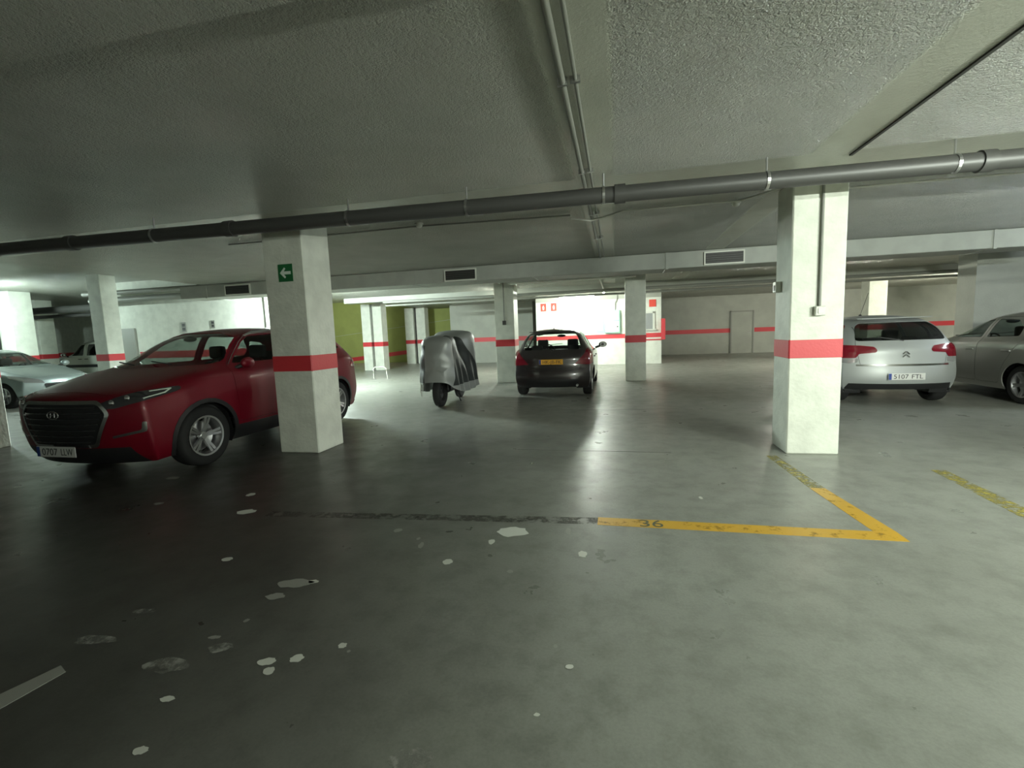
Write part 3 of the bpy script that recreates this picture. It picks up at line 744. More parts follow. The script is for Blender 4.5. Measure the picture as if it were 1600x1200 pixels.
def car(spn, name, label, loc, rz, paint, wheelz, group=None, door_h=True, gl='glass_tint', extra=None, rim='alloy', interior=True, twist=0.):
    sp = SPEC[spn]; t = empty(name, loc, rz, label, 'car', group); W = sp['W']
    bm = shell(sp)
    sd = lambda c, n: abs(n.y) > .25
    fx, rx = sp['axles']; rad = sp['rad']
    I = dict(body=0, arch=1, clad=2, gap=3, door=4, rdoor=5, swin=6, wind=7, rwin=8, head=9, tail=10, grille=11, gframe=12, bump=13, trim=14, hole=15, pillar=16, strip=17, tail2=18, hood=19, hatch=20, bump2=21)
    # panels: gaps first, then panels, then openings
    def panel(kind, poly, idx, sel, gap=.006):
        if gap: cut(bm, kind, grow(poly, gap), I['gap'], sel)
        cut(bm, kind, poly, idx, sel)
    hs = lambda c, n: n.z > .45 and c.x < sp['cowl'] + .1
    if 'hood' in sp: panel('top', rnd(sp['hood'], .05), I['hood'], hs)
    if 'hatch' in sp: panel('front', rnd(sp['hatch'], .05), I['hatch'], lambda c, n: c.x > sp['hatch_x'] and n.x > .12)
    if 'lower' in sp: cut(bm, 'side', sp['lower'], I['clad'], sd)
    if 'clad' in sp:
        for ax in (fx, rx): cut(bm, 'side', circle(ax, rad, sp['clad']), I['clad'], sd)
    panel('side', rnd(sp['fdoor'], .05), I['door'], sd)
    if 'rdoor' in sp: panel('side', rnd(sp['rdoor'], .05), I['rdoor'], sd)
    if 'lower' in sp: cut(bm, 'side', [p for p in sp['lower']], I['clad'], lambda c, n: sd(c, n) and c.z < sp['lower_z'])
    for ax in (fx, rx): cut(bm, 'side', circle(ax, rad, sp['arch'], 32), I['hole'], lambda c, n: abs(n.y) > .25)
    if 'pillar' in sp: cut(bm, 'side', sp['pillar'], I['pillar'], sd)
    for w in sp['swin']: cut(bm, 'side', rnd(w, .035), I['swin'], sd)
    if sp.get('frontlow'): cut(bm, 'front', sp['frontlow'], I['bump'], lambda c, n: c.x < 1. and n.x < -.3)
    if sp.get('rearlow'): cut(bm, 'front', sp['rearlow'], I['bump2'], lambda c, n: c.x > rx and n.x > .3)
    cut(bm, 'front', rnd(sp['wind'], .06), I['wind'], lambda c, n: sp['cowl'] - .1 < c.x < sp['cowl'] + 1.2 and n.x < -.15)
    cut(bm, 'front', rnd(sp['rwin'], .06), I['rwin'], lambda c, n: c.x > rx + .1 and n.x > .15)
    for s in (1, -1):
        for key, idx, sel in (('head', 'head', lambda c, n: c.x < .85 and n.x < .05), ('ftrim', 'trim', lambda c, n: c.x < .8 and n.x < -.1), ('tail', 'tail', lambda c, n: c.x > rx + .2 and n.x > -.02), ('tail2', 'tail2', lambda c, n: c.x > rx + .2 and n.x > -.02)):
            for p in sp.get(key, []):
                cut(bm, 'front', rnd([(q[0] * s, q[1]) for q in p], .02, 2), I[idx], lambda c, n, sel=sel: sel(c, n) and c.y * s > 0)
    if 'grille' in sp:
        g = sp['grille']; fs = lambda c, n: c.x < .8 and n.x < -.2
        cut(bm, 'front', rnd(grow(g, sp.get('gf', .035)), .05), I['gframe'], fs); cut(bm, 'front', rnd(g, .04), I['grille'], fs)
    if 'strip' in sp: cut(bm, 'front', sp['strip'], I['strip'], lambda c, n: c.x > rx and n.x > .2)
    th = .016
    split(bm, I['body'], 'body_shell', paint, t, 0, th)
    split(bm, I['hood'], 'bonnet', paint, t, 0, th)
    split(bm, I['hatch'], 'tailgate', paint, t, 0, th)
    split(bm, I['gap'], 'panel_gap', 'black_plastic', t, .008, .004)
    split(bm, I['clad'], 'cladding', sp.get('cladm', 'black_plastic'), t, -.004, th, label='black plastic cladding' if sp.get('cladm', 'black_plastic') == 'black_plastic' else None)
    fd = split(bm, I['door'], 'front_door', paint, t, 0, th, True)
    rd = split(bm, I['rdoor'], 'rear_door', paint, t, 0, th, True)
    split(bm, I['pillar'], 'door_pillar', 'black_plastic', t, -.001, th, True)
    split(bm, I['swin'], 'side_window', gl, t, .006, 0, True)
    split(bm, I['wind'], 'windscreen', sp.get('wgl', 'glass_clear'), t, .006)
    split(bm, I['rwin'], 'rear_window', sp.get('rgl', gl), t, .006)
    split(bm, I['bump'], 'lower_bumper', 'black_plastic', t, .0, th)
    split(bm, I['bump2'], 'lower_bumper', 'black_plastic', t, .0, th)
    hl = split(bm, I['head'], 'headlight', sp.get('headm', 'lamp_clear'), t, -.004, .02, True, label='clear headlight')
    split(bm, I['trim'], 'fog_light_trim', 'chrome', t, -.008, .015, True, label='silver light strip')
    split(bm, I['tail'], 'tail_light', 'lamp_red', t, -.008, .02, True, label='red tail light')
    split(bm, I['tail2'], 'tail_light', 'lamp_clear', t, -.006, .02, True, label='clear lower lens')
    split(bm, I['gframe'], 'grille_frame', sp.get('gfm', 'chrome'), t, -.012, .02, label='silver grille surround')
    gr = split(bm, I['grille'], 'grille', 'black_plastic', t, .012, .01, label='black grille')
    split(bm, I['strip'], 'trim_strip', 'chrome', t, -.006, .012, label='chrome strip across the tailgate')
    from mathutils.bvhtree import BVHTree
    sp['bvh'] = BVHTree.FromBMesh(bm)
    bm.free()
    if 'grille' in sp and gr:
        g = sp['grille']; zs = [p[1] for p in g]; nb = sp.get('gbars', 6)
        for k in range(nb):
            z = min(zs) + (k + .5) * (max(zs) - min(zs)) / nb
            xs = []
            for i in range(len(g)):
                (a0, b0), (a1, b1) = g[i - 1], g[i]
                if (b0 - z) * (b1 - z) < 0: xs.append(a0 + (a1 - a0) * (z - b0) / (b1 - b0))
            if len(xs) >= 2:
                hw = max(xs) * .94; q = sp['gx']
                pts = [(q + sp['gbow'] * (abs(y_) / sp['wF']) ** 2.4 * 1.0, y_, z) for y_ in [hw * (i / 8 - 1) for i in range(17)]]
                MB().tube(pts, .007, 6).build('grille_bar', 'lamp_dark', gr[0])
    # wheels, arches, floor
    ty = W / 2 - sp['tw'] / 2 - .035
    for k, ax in enumerate((fx, rx)):
        for s in (1, -1):
            wheel(t, ax, s * ty, rad, sp['tw'], s, rim, sp.get('spokes', 5), turn=k * .7 + twist + s * .2)
            m = MB(); nA = 26; inn = []; outr = []
            for i in range(nA + 1):
                an = R(-22) + i * R(224) / nA; rr_ = sp['arch'] + .004
                px, pz = ax + rr_ * math.cos(an), rad + rr_ * math.sin(an)
                outr.append(m.bm.verts.new((px, s * (W / 2 - .06), pz))); inn.append(m.bm.verts.new((px, s * (W / 2 - .36), pz)))
            for i in range(nA): m.bm.faces.new((outr[i], outr[i + 1], inn[i + 1], inn[i]))
            m.bm.faces.new(inn[::-1])
            m.build('wheel_arch', 'black_plastic', t)
    L = sp['L']; bw = W / 2 - .37
    m = MB(); m.box(.30, L - .30, -bw, bw, .24, .34)
    m.box(fx + sp['arch'] + .03, rx - sp['arch'] - .03, -W / 2 + .07, W / 2 - .07, .22, .36)
    m.build('floor_pan', 'black_plastic', t)
    if interior:
        cx = sp['cowl']; zz = sp.get('seat_z', .42)
        m = MB(); m.box(cx + .12, cx + .52, -W / 2 + .14, W / 2 - .14, .50, sp['dash_z'], bev=.06, seg=3); m.box(fx + .36, cx + .2, -W / 2 + .16, W / 2 - .16, .34, sp['dash_z'] - .1)
        m.build('dashboard', 'interior', t, 40)
        sy = sp.get('wheel_y', -.36)
        m = MB(); c = Vector((cx + .66, sy, sp['dash_z'] - .02)); q = Matrix.Rotation(R(-65), 3, 'Y')
        ring = [c + q @ Vector((.185 * math.cos(a * PI / 12), .185 * math.sin(a * PI / 12), 0)) for a in range(25)]
        m.tube(ring, .014, 8); m.tube([ring[0], c, ring[12]], .014, 8); m.cyl(c, c + q @ Vector((0, 0, -.2)), .03, n=10)
        m.build('steering_wheel', 'interior', t, True)
        for s in (1, -1): seat(t, cx + .82, s * .36, zz)
        bench(t, sp['bench_x'], 1.2, zz + .03)
        if 'shelf' in sp:
            a, b_, z_ = sp['shelf']; MB().box(a, b_, -W / 2 + .22, W / 2 - .22, z_, z_ + .02).build('parcel_shelf', 'interior', t)
        MB().ball((cx + .66, 0, sp['roof_z'] - .13), .05, 14, (.3, 2.2, .7)).build('rear_view_mirror', 'black_plastic', t, True)
    for s in (1, -1):
        mirror(t, sp['mir'][0], s * sp['mir'][1], sp['mir'][2], s, paint, sp.get('fold'))
        for dr, hx in ((fd, sp.get('hx')), (rd, sp.get('hx2'))):
            if dr and hx:
                d = dr[0] if s > 0 else dr[-1]
                y = sp['hy']
                MB().box(hx - .09, hx + .09, s * y - .012 if s > 0 else s * y - .022, s * y + .022 if s > 0 else s * y + .012, sp['hz'], sp['hz'] + .028, bev=.01).build('door_handle', sp.get('hmat', paint), d, True)
    MB().tube([(sp['cowl'] - .05, .1, sp['cowl_z'] + .015), (sp['cowl'] + .05, .45, sp['cowl_z'] + .05)], .008, 6).build('wiper', 'black_plastic', t)
    MB().tube([(sp['cowl'] - .05, -.45, sp['cowl_z'] + .015), (sp['cowl'] + .05, -.05, sp['cowl_z'] + .05)], .008, 6).build('wiper', 'black_plastic', t)
    if extra: extra(t, sp)
    return t

ROWS = [(.08, .016), (.32, .030), (.62, .026), (.86, .004), (1.0, -.05)]
SPEC = {}
SPEC['suv'] = dict(L=4.48, W=1.86, wF=.84, wR=.78, zbot=.22, rows=ROWS, rad=.355, tw=.235, axles=(.92, 3.59), arch=.395, clad=.445, cowl=1.0, cowl_z=1.19, dash_z=1.08, roof_z=1.63, bench_x=2.95, seat_z=.56, wheel_y=-.38, spokes=5,
    st=[(.30, 1.03, .44, 1.025, .74, .99, .87, .92, .10), (.66, 1.105, .47, 1.10, .80, 1.07, .90, .985, .07), (.86, 1.15, .49, 1.145, .84, 1.115, .918, 1.04, .05),
        (1.02, 1.195, .52, 1.175, .83, 1.135, .915, 1.06, .12), (1.35, 1.40, .60, 1.355, .835, 1.145, .918, 1.07, .20), (1.68, 1.575, .605, 1.525, .84, 1.15, .918, 1.08, .18),
        (2.15, 1.645, .605, 1.595, .845, 1.155, .918, 1.09, .05), (2.7, 1.665, .61, 1.615, .845, 1.16, .915, 1.095, 0), (3.3, 1.65, .605, 1.60, .84, 1.17, .915, 1.10, 0),
        (3.85, 1.595, .59, 1.545, .825, 1.19, .905, 1.12, -.04), (4.10, 1.51, .58, 1.46, .80, 1.19, .88, 1.12, -.10), (4.30, 1.28, .60, 1.25, .77, 1.17, .845, 1.10, -.12), (4.37, 1.13, .60, 1.12, .73, 1.11, .815, 1.06, -.12)],
    front=[(.07, .95, 1.0, .20), (.02, .88, 1.03, .21), (.0, .68, 1.06, .24), (.02, .47, 1.07, .25), (.06, .31, 1.05, .24), (.16, .21, .98, .20)],
    rear=[(4.43, 1.02, 1., -.14), (4.46, .95, 1.04, -.15), (4.44, .78, 1.07, -.17), (4.48, .58, 1.09, -.18), (4.45, .38, 1.07, -.18), (4.34, .26, 1.0, -.18)],
    hood=[(.16, -.52), (.30, -.72), (.95, -.82), (.95, .82), (.30, .72), (.16, .52)],
    fdoor=[(1.40, .44), (1.36, 1.0), (1.36, 1.14), (1.74, 1.44), (1.98, 1.555), (2.50, 1.585), (2.50, .44)], rdoor=[(2.515, .44), (2.515, 1.585), (3.30, 1.555), (3.62, 1.30), (3.60, 1.0), (3.28, .62), (3.10, .44)],
    lower=[(1.2, .2), (1.2, .40), (3.3, .40), (3.3, .2)], lower_z=.41,
    swin=[[(1.47, 1.175), (1.82, 1.445), (2.0, 1.525), (2.45, 1.55), (2.45, 1.18)], [(2.57, 1.185), (2.57, 1.55), (3.26, 1.53), (3.48, 1.31), (3.46, 1.20)], [(3.57, 1.22), (3.44, 1.46), (3.70, 1.43), (3.93, 1.29)]],
    wind=[(-.76, 1.185), (-.56, 1.52), (-.30, 1.58), (.30, 1.58), (.56, 1.52), (.76, 1.185), (.4, 1.175), (-.4, 1.175)], rwin=[(-.64, 1.20), (-.56, 1.46), (.56, 1.46), (.64, 1.20)],
    head=[[(.46, .80), (.49, .865), (.72, .955), (.875, .985), (.90, .94), (.86, .87), (.64, .81)]], ftrim=[[(.58, .50), (.58, .525), (.83, .575), (.845, .66), (.872, .66), (.868, .555)]],
    grille=[(-.47, .86), (.47, .86), (.555, .76), (.40, .445), (-.40, .445), (-.555, .76)], gx=.01, gbow=.21, gbars=7,
    frontlow=[(-.78, .19), (-.70, .40), (.70, .40), (.78, .19)], rearlow=[(-.85, .2), (-.8, .5), (.8, .5), (.85, .2)],
    tail=[[(.45, .90), (.48, .98), (.72, 1.06), (.86, 1.06), (.9, .93), (.7, .90)]], headm='lamp_dark', fold=True, mir=(1.50, .88, 1.13), hx=2.34, hx2=3.30, hy=.925, hz=.90, hmat='chrome', wgl='glass_clear')
SPEC['hatch'] = dict(L=4.03, W=1.75, wF=.74, wR=.76, zbot=.20, rows=ROWS, rad=.31, tw=.20, axles=(.81, 3.35), arch=.35, cowl=1.22, cowl_z=1.04, dash_z=.95, roof_z=1.44, bench_x=2.55, seat_z=.40, shelf=(3.22, 3.68, .92),
    st=[(.34, .84, .38, .835, .64, .81, .78, .76, .12), (.75, .93, .42, .925, .69, .895, .835, .85, .08), (1.08, 1.00, .45, .99, .73, .965, .855, .91, .06),
        (1.26, 1.05, .48, 1.04, .76, 1.0, .86, .935, .12), (1.70, 1.28, .54, 1.235, .775, 1.015, .865, .95, .22), (2.05, 1.41, .54, 1.365, .78, 1.03, .865, .96, .16),
        (2.45, 1.49, .55, 1.445, .78, 1.04, .865, .97, .04), (2.95, 1.50, .55, 1.45, .78, 1.06, .865, .985, 0), (3.42, 1.475, .55, 1.425, .77, 1.07, .86, 1.0, -.05),
        (3.64, 1.415, .545, 1.365, .755, 1.06, .85, .995, -.09), (3.79, 1.16, .56, 1.13, .73, 1.03, .825, .97, -.12), (3.88, 1.0, .58, .99, .70, .98, .80, .93, -.12)],
    front=[(.08, .76, 1., .22), (.03, .70, 1.04, .23), (.0, .56, 1.08, .25), (.02, .42, 1.1, .26), (.05, .29, 1.08, .25), (.15, .20, 1., .22)],
    rear=[(3.94, .90, 1., -.15), (3.96, .82, 1.04, -.16), (3.95, .68, 1.08, -.18), (4.02, .52, 1.10, -.20), (4.01, .34, 1.09, -.20), (3.94, .22, 1.04, -.2)],
    hood=[(.16, -.46), (.34, -.62), (1.14, -.72), (1.14, .72), (.34, .62), (.16, .46)], hatch=[(-.58, .60), (-.66, 1.0), (-.58, 1.41), (.58, 1.41), (.66, 1.0), (.58, .60)], hatch_x=3.45,
    fdoor=[(1.25, .30), (1.22, .92), (1.42, 1.02), (1.80, 1.26), (2.05, 1.36), (2.42, 1.40), (2.42, .30)], rdoor=[(2.435, .30), (2.435, 1.40), (2.95, 1.385), (3.22, 1.24), (3.30, 1.02), (3.02, .6), (2.92, .30)],
    swin=[[(1.55, 1.04), (1.86, 1.245), (2.08, 1.325), (2.37, 1.36), (2.37, 1.05)], [(2.48, 1.055), (2.48, 1.36), (2.92, 1.345), (3.13, 1.22), (3.16, 1.08)], [(3.26, 1.10), (3.22, 1.22), (3.06, 1.33), (3.30, 1.30), (3.46, 1.14)]],
    wind=[(-.74, 1.05), (-.56, 1.34), (-.3, 1.39), (.3, 1.39), (.56, 1.34), (.74, 1.05), (.4, 1.04), (-.4, 1.04)], rwin=[(-.64, 1.03), (-.57, 1.28), (-.52, 1.375), (.52, 1.375), (.57, 1.28), (.64, 1.03)],
    head=[[(.42, .60), (.46, .68), (.70, .78), (.80, .82), (.82, .74), (.74, .64)]], tail=[[(.50, .72), (.70, .93), (.755, 1.05), (.80, 1.05), (.86, .90), (.88, .74), (.8, .70)]],
    grille=[(-.40, .56), (.40, .56), (.34, .34), (-.34, .34)], gx=.02, gbow=.25, gfm='black_plastic', frontlow=[(-.7, .19), (-.66, .28), (.66, .28), (.7, .19)], rearlow=[(-.6, .2), (-.55, .40), (.55, .40), (.6, .2)],
    mir=(1.52, .86, 1.0), hx=2.28, hx2=3.08, hy=.885, hz=.83)
c3 = dict(SPEC['hatch']); SPEC['round'] = c3
c3.update(L=3.94, W=1.73, wR=.76, axles=(.80, 3.27), roof_z=1.5, dash_z=.98, bench_x=2.5, shelf=(3.15, 3.6, .94), rgl='glass_dark',
    st=[(.34, .86, .38, .855, .64, .83, .78, .78, .12), (.75, .96, .42, .955, .69, .925, .835, .88, .08), (1.05, 1.03, .45, 1.02, .73, .99, .85, .93, .06),
        (1.20, 1.08, .48, 1.07, .76, 1.02, .855, .95, .12), (1.62, 1.32, .54, 1.275, .77, 1.03, .86, .96, .22), (1.98, 1.46, .55, 1.41, .775, 1.04, .86, .97, .16),
        (2.40, 1.52, .56, 1.47, .775, 1.05, .86, .98, .04), (2.9, 1.515, .56, 1.46, .775, 1.06, .86, .99, 0), (3.34, 1.475, .56, 1.42, .77, 1.07, .855, 1.0, -.06),
        (3.60, 1.40, .57, 1.34, .755, 1.06, .845, 1.0, -.12), (3.74, 1.20, .62, 1.16, .735, 1.04, .83, .985, -.16), (3.82, 1.04, .63, 1.03, .71, 1.0, .80, .95, -.16)],
    rear=[(3.86, .96, 1., -.19), (3.88, .88, 1.05, -.20), (3.88, .72, 1.09, -.22), (3.93, .56, 1.11, -.24), (3.92, .38, 1.10, -.24), (3.84, .26, 1.02, -.22)],
    hatch=[(-.60, .66), (-.66, 1.0), (-.58, 1.42), (.58, 1.42), (.66, 1.0), (.60, .66)], hatch_x=3.4,
    rwin=[(-.66, 1.075), (-.60, 1.30), (-.52, 1.375), (.52, 1.375), (.60, 1.30), (.66, 1.075)],
    tail=[[(.40, .88), (.38, .92), (.42, .975), (.60, 1.0), (.84, 1.01), (.90, .90), (.88, .79), (.66, .79), (.62, .86)]], tail2=[[(.64, .715), (.63, .785), (.88, .785), (.88, .72), (.75, .70)]],
    strip=[(-.66, .655), (-.66, .685), (.66, .685), (.66, .655)],
    swin=[[(1.48, 1.055), (1.78, 1.27), (2.0, 1.37), (2.33, 1.41), (2.33, 1.06)], [(2.44, 1.065), (2.44, 1.41), (2.86, 1.395), (3.08, 1.26), (3.10, 1.09)], [(3.20, 1.10), (3.17, 1.25), (3.02, 1.375), (3.22, 1.34), (3.42, 1.14)]],
    fdoor=[(1.22, .30), (1.19, .94), (1.36, 1.04), (1.72, 1.29), (1.98, 1.41), (2.38, 1.45), (2.38, .30)], rdoor=[(2.395, .30), (2.395, 1.45), (2.88, 1.435), (3.15, 1.28), (3.24, 1.02), (2.96, .6), (2.86, .30)],
    rearlow=[(-.8, .2), (-.74, .36), (.74, .36), (.8, .2)], mir=(1.45, .85, 1.02), hx=2.24, hx2=3.02)
SPEC['van'] = dict(L=4.38, W=1.81, wF=.78, wR=.80, zbot=.24, rows=ROWS, rad=.325, tw=.205, axles=(.90, 3.63), arch=.37, cowl=1.12, cowl_z=1.14, dash_z=1.06, roof_z=1.74, bench_x=2.75, seat_z=.60,
    st=[(.32, .98, .40, .975, .66, .95, .80, .90, .12), (.65, 1.07, .44, 1.06, .72, 1.03, .86, .97, .08), (.95, 1.14, .48, 1.13, .76, 1.09, .885, 1.02, .08),
        (1.12, 1.20, .52, 1.18, .79, 1.11, .89, 1.04, .14), (1.45, 1.50, .60, 1.44, .81, 1.12, .895, 1.05, .20), (1.75, 1.72, .66, 1.65, .825, 1.13, .895, 1.06, .12),
        (2.2, 1.79, .70, 1.72, .835, 1.14, .895, 1.07, .02), (2.9, 1.80, .71, 1.73, .84, 1.14, .895, 1.07, 0), (3.7, 1.79, .71, 1.72, .84, 1.14, .895, 1.07, 0),
        (4.14, 1.76, .70, 1.69, .835, 1.14, .885, 1.07, -.03), (4.27, 1.55, .72, 1.50, .81, 1.13, .87, 1.07, -.05), (4.30, 1.15, .72, 1.14, .80, 1.11, .86, 1.05, -.05)],
    front=[(.08, .90, 1., .20), (.03, .82, 1.04, .22), (.0, .66, 1.07, .24), (.02, .48, 1.08, .25), (.05, .34, 1.06, .24), (.15, .24, 1., .2)],
    rear=[(4.33, 1.05, 1., -.06), (4.34, .95, 1.03, -.06), (4.34, .76, 1.06, -.07), (4.37, .56, 1.08, -.08), (4.37, .4, 1.07, -.08), (4.32, .28, 1.02, -.08)],
    hood=[(.16, -.48), (.34, -.66), (1.0, -.74), (1.0, .74), (.34, .66), (.16, .48)],
    fdoor=[(1.22, .36), (1.18, 1.02), (1.28, 1.14), (1.60, 1.50), (1.82, 1.66), (2.22, 1.69), (2.22, .36)], rdoor=[(2.25, .36), (2.25, 1.69), (3.15, 1.69), (3.15, .72), (3.0, .36)],
    swin=[[(1.40, 1.13), (1.68, 1.46), (1.86, 1.58), (2.14, 1.60), (2.14, 1.12)], [(2.36, 1.12), (2.36, 1.60), (3.06, 1.60), (3.06, 1.12)], [(3.26, 1.14), (3.26, 1.58), (4.0, 1.56), (4.0, 1.14)]],
    lower=[(1.22, .62), (1.22, .74), (3.22, .74), (3.22, .62)], lower_z=.75,
    wind=[(-.78, 1.20), (-.66, 1.62), (-.3, 1.68), (.3, 1.68), (.66, 1.62), (.78, 1.20), (.4, 1.19), (-.4, 1.19)], rwin=[(-.70, 1.2), (-.68, 1.6), (.68, 1.6), (.70, 1.2)],
    head=[[(.46, .74), (.48, .84), (.72, .97), (.84, .98), (.86, .80)]], tail=[[(.74, .85), (.74, 1.25), (.9, 1.25), (.9, .85)]], grille=[(-.4, .64), (.4, .64), (.36, .42), (-.36, .42)], gx=.02, gbow=.24, gfm='black_plastic',
    mir=(1.36, .89, 1.12), hx=2.05, hx2=2.4, hy=.915, hz=.96, hmat='black_plastic', wgl='glass_dark')

def onto(sp, p, d):
    h = sp['bvh'].ray_cast(Vector(p), Vector(d)); return h[0] if h[0] else Vector(p) + Vector(d)
def suv_extra(t, sp):
    plate(t, -.022, .385, .52, .11, -1, '0707 LLW', 'plate_white')
    # oval emblem with a slanted letter H
    m = MB(); pts = [(-.012, .075 * math.cos(a * PI / 12), .76 + .038 * math.sin(a * PI / 12)) for a in range(25)]
    m.tube(pts, .006, 8)
    m.tube([(-.014, .030, .738), (-.014, .022, .784)], .006, 8).tube([(-.014, -.022, .738), (-.014, -.030, .784)], .006, 8).tube([(-.014, .027, .757), (-.014, -.027, .765)], .006, 8)
    m.build('emblem', 'chrome', t, True, label='oval chrome emblem with slanted bars')
    for s in (1, -1):
        rail = [(x, s * (.60 - abs(x - 2.8) * .02), z) for x, z in [(q, onto(sp, (q, s * (.60 - abs(q - 2.8) * .02), 3), (0, 0, -1)).z + (.035 if 2.0 < q < 3.6 else .0)) for q in (1.95, 2.1, 2.5, 2.9, 3.3, 3.55, 3.7)]]
        MB().tube(rail, .016, 8).build('roof_rail', 'steel', t, True, label='satin roof rail')
        tr = [onto(sp, (x, s * 2, z), (0, -s, 0)) for x, z in ((1.40, 1.16), (1.56, 1.275), (1.78, 1.44), (1.97, 1.535), (2.2, 1.562), (2.6, 1.565), (3.2, 1.55))]
        MB().tube(tr, .008, 6).build('highlight_strip', 'chrome', t, True, label='bright trim along the top of the side windows')  # chrome line shaped like the reflected highlight on the pillar
        for (y, z, r_) in ((.60, .865, .034), (.72, .905, .034)):
            p = onto(sp, (-1, s * y, z), (1, 0, 0))
            MB().ball((0, 0, 0), r_, 14, (.6, 1, 1)).build('projector_lens', 'chrome', t, True, loc=p)
        br = [onto(sp, (-1, s * y, z), (1, 0, 0)) + Vector((-.008, 0, 0)) for y, z in ((.80, .955), (.86, .965), (.87, .93), (.845, .895))]
        MB().tube(br, .009, 6).build('running_light', 'sign_white', t, True, label='white bracket-shaped running light')
    MB().ball((3.7, 0, 1.63), .06, 12, (1.6, .3, .8)).build('antenna', 'car_red', t, True)
def hatch_extra(t, sp):
    plate(t, 3.985, .775, .52, .11, 1, 'HK-JB-FK', 'plate_yellow', True, 0)
    MB().cyl((3.3, 0, 1.44), (3.36, 0, 1.50), .012, n=8).ball((3.29, 0, 1.445), .03, 12, (1.4, .8, .6)).build('antenna', 'black_plastic', t, True)
    MB().tube([(3.86, .02, 1.03), (3.80, -.32, 1.10)], .008, 6).ball((3.87, .02, 1.03), .025, 10).build('rear_wiper', 'black_plastic', t, True)
    MB().box(3.58, 3.70, -.5, .5, 1.415, 1.43, bev=.005).build('spoiler', 'car_black', t)
    MB().cyl((3.7, .55, .27), (4.0, .55, .27), .025, n=14).build('exhaust_pipe', 'steel', t, True)
def round_extra(t, sp):
    plate(t, 3.932, .485, .52, .11, 1, '5107 FTL', 'plate_white')
    m = MB()
    for dz in (0, .05): m.tube([(3.893, -.045, .80 + dz), (3.896, 0, .845 + dz), (3.893, .045, .80 + dz)], .009, 6)
    m.build('emblem', 'chrome', t, label='double chevron emblem')
    MB().cyl((2.35, 0, 1.52), (2.62, .0, 1.93), .004, n=6).ball((2.35, 0, 1.52), .025, 10, (1.3, 1, .6)).build('antenna', 'black_plastic', t, True)
    MB().tube([(3.80, .0, 1.07), (3.74, -.34, 1.13)], .008, 6).build('rear_wiper', 'black_plastic', t, True)
    MB().box(3.40, 3.56, -.52, .52, 1.435, 1.455, bev=.006).build('spoiler', 'car_silver', t, label='bright edge over the rear window')
car('suv', 'suv', 'dark red sport utility car parked nose-out behind the left front column', (-5.62, 3.54, 0), PI / 2, 'car_red', 0, extra=suv_extra)
car('hatch', 'hatchback_car', 'black hatchback with yellow number plate, tail to the viewer, before the white booth', (-1.37, 13.85, 0), -PI / 2, 'car_black', 0, extra=hatch_extra, gl='glass_clear')
car('round', 'hatchback_car', 'silver hatchback with red tail lights right of the bright white column', (4.62, 12.68, 0), -PI / 2, 'car_silver', 0, extra=round_extra)
car('hatch', 'hatchback_car', 'grey hatchback cut off by the right edge, beside the silver car', (7.12, 12.27, 0), -PI / 2, 'car_grey', 0, gl='glass_tint')
car('hatch', 'hatchback_car', 'pale blue car whose bonnet shows beyond the red car nose', (-14.0, 9.2, 0), PI, 'car_pale', 0, gl='glass_dark')
v = car('van', 'van', 'white van in the far bay at the left, behind the pale blue car', (-24.6, 16.35, 0), 0, 'van_white', 0, gl='glass_dark')
v['category'] = 'van'
# motorcycle under its two-tone cover
mt = empty('covered_motorcycle', (-3.47, 8.45, 0), PI / 2 + .04, 'motorcycle under a silver and black cover, standing left of the black car', 'motorcycle')
PR = [(0., 1.00, .10, .20, .52), (.08, 1.22, .22, .30, .44), (.20, 1.36, .30, .37, .34), (.42, 1.38, .31, .40, .28), (.62, 1.34, .27, .40, .26), (.80, 1.26, .20, .40, .25), (.98, 1.30, .24, .42, .25),
      (1.12, 1.42, .36, .46, .27), (1.30, 1.47, .43, .48, .28), (1.48, 1.46, .44, .48, .30), (1.62, 1.36, .36, .42, .33), (1.75, 1.10, .22, .30, .38), (1.83, .80, .10, .18, .42)]
bm = bmesh.new(); rows = []
for i, (x, zt, wt, wh, zh) in enumerate(PR):
    zt *= 1.05
    half = [(0, zt), (wt * .6, zt - .012), (wt, zt - .06), (wt * 1.06 + .01, zt - .2), ((wt + wh) / 2 + .02, zt - .45), (wh * .97, zh + (zt - zh) * .42), (wh, zh + (zt - zh) * .2), (wh * 1.04, zh)]
    row = [(x, -y, z) for y, z in half[::-1]] + [(x, y, z) for y, z in half[1:]]
    rr = []
    for j, (a, b, c) in enumerate(row):
        k = abs(j - 7) / 7
        fold = .035 * math.sin(i * 2.3 + j * .9) * k + .03 * math.sin(i * 4.1) * max(0, k - .4)
        rr.append(bm.verts.new((a + .03 * math.sin(j * 1.7 + i) * k, b * (1 + fold * 1.6), c + fold * .5)))
    rows.append(rr)
for i in range(len(rows) - 1):
    for j in range(14):
        f = bm.faces.new((rows[i][j], rows[i + 1][j], rows[i + 1][j + 1], rows[i][j + 1]))
for rr in (rows[0], rows[-1]): bm.faces.new(rr if rr is rows[-1] else rr[::-1])
bmesh.ops.recalc_face_normals(bm, faces=bm.faces[:])
me = bpy.data.meshes.new('cov'); bm.to_mesh(me); bm.free()
o = bpy.data.objects.new('cov', me); COL.objects.link(o); md = o.modifiers.new('s', 'SUBSURF'); md.levels = 3; md.render_levels = 3
m2 = bpy.data.meshes.new_from_object(o.evaluated_get(bpy.context.evaluated_depsgraph_get())); bpy.data.objects.remove(o)
bm = bmesh.new(); bm.from_mesh(m2); bmesh.ops.recalc_face_normals(bm, faces=bm.faces[:])
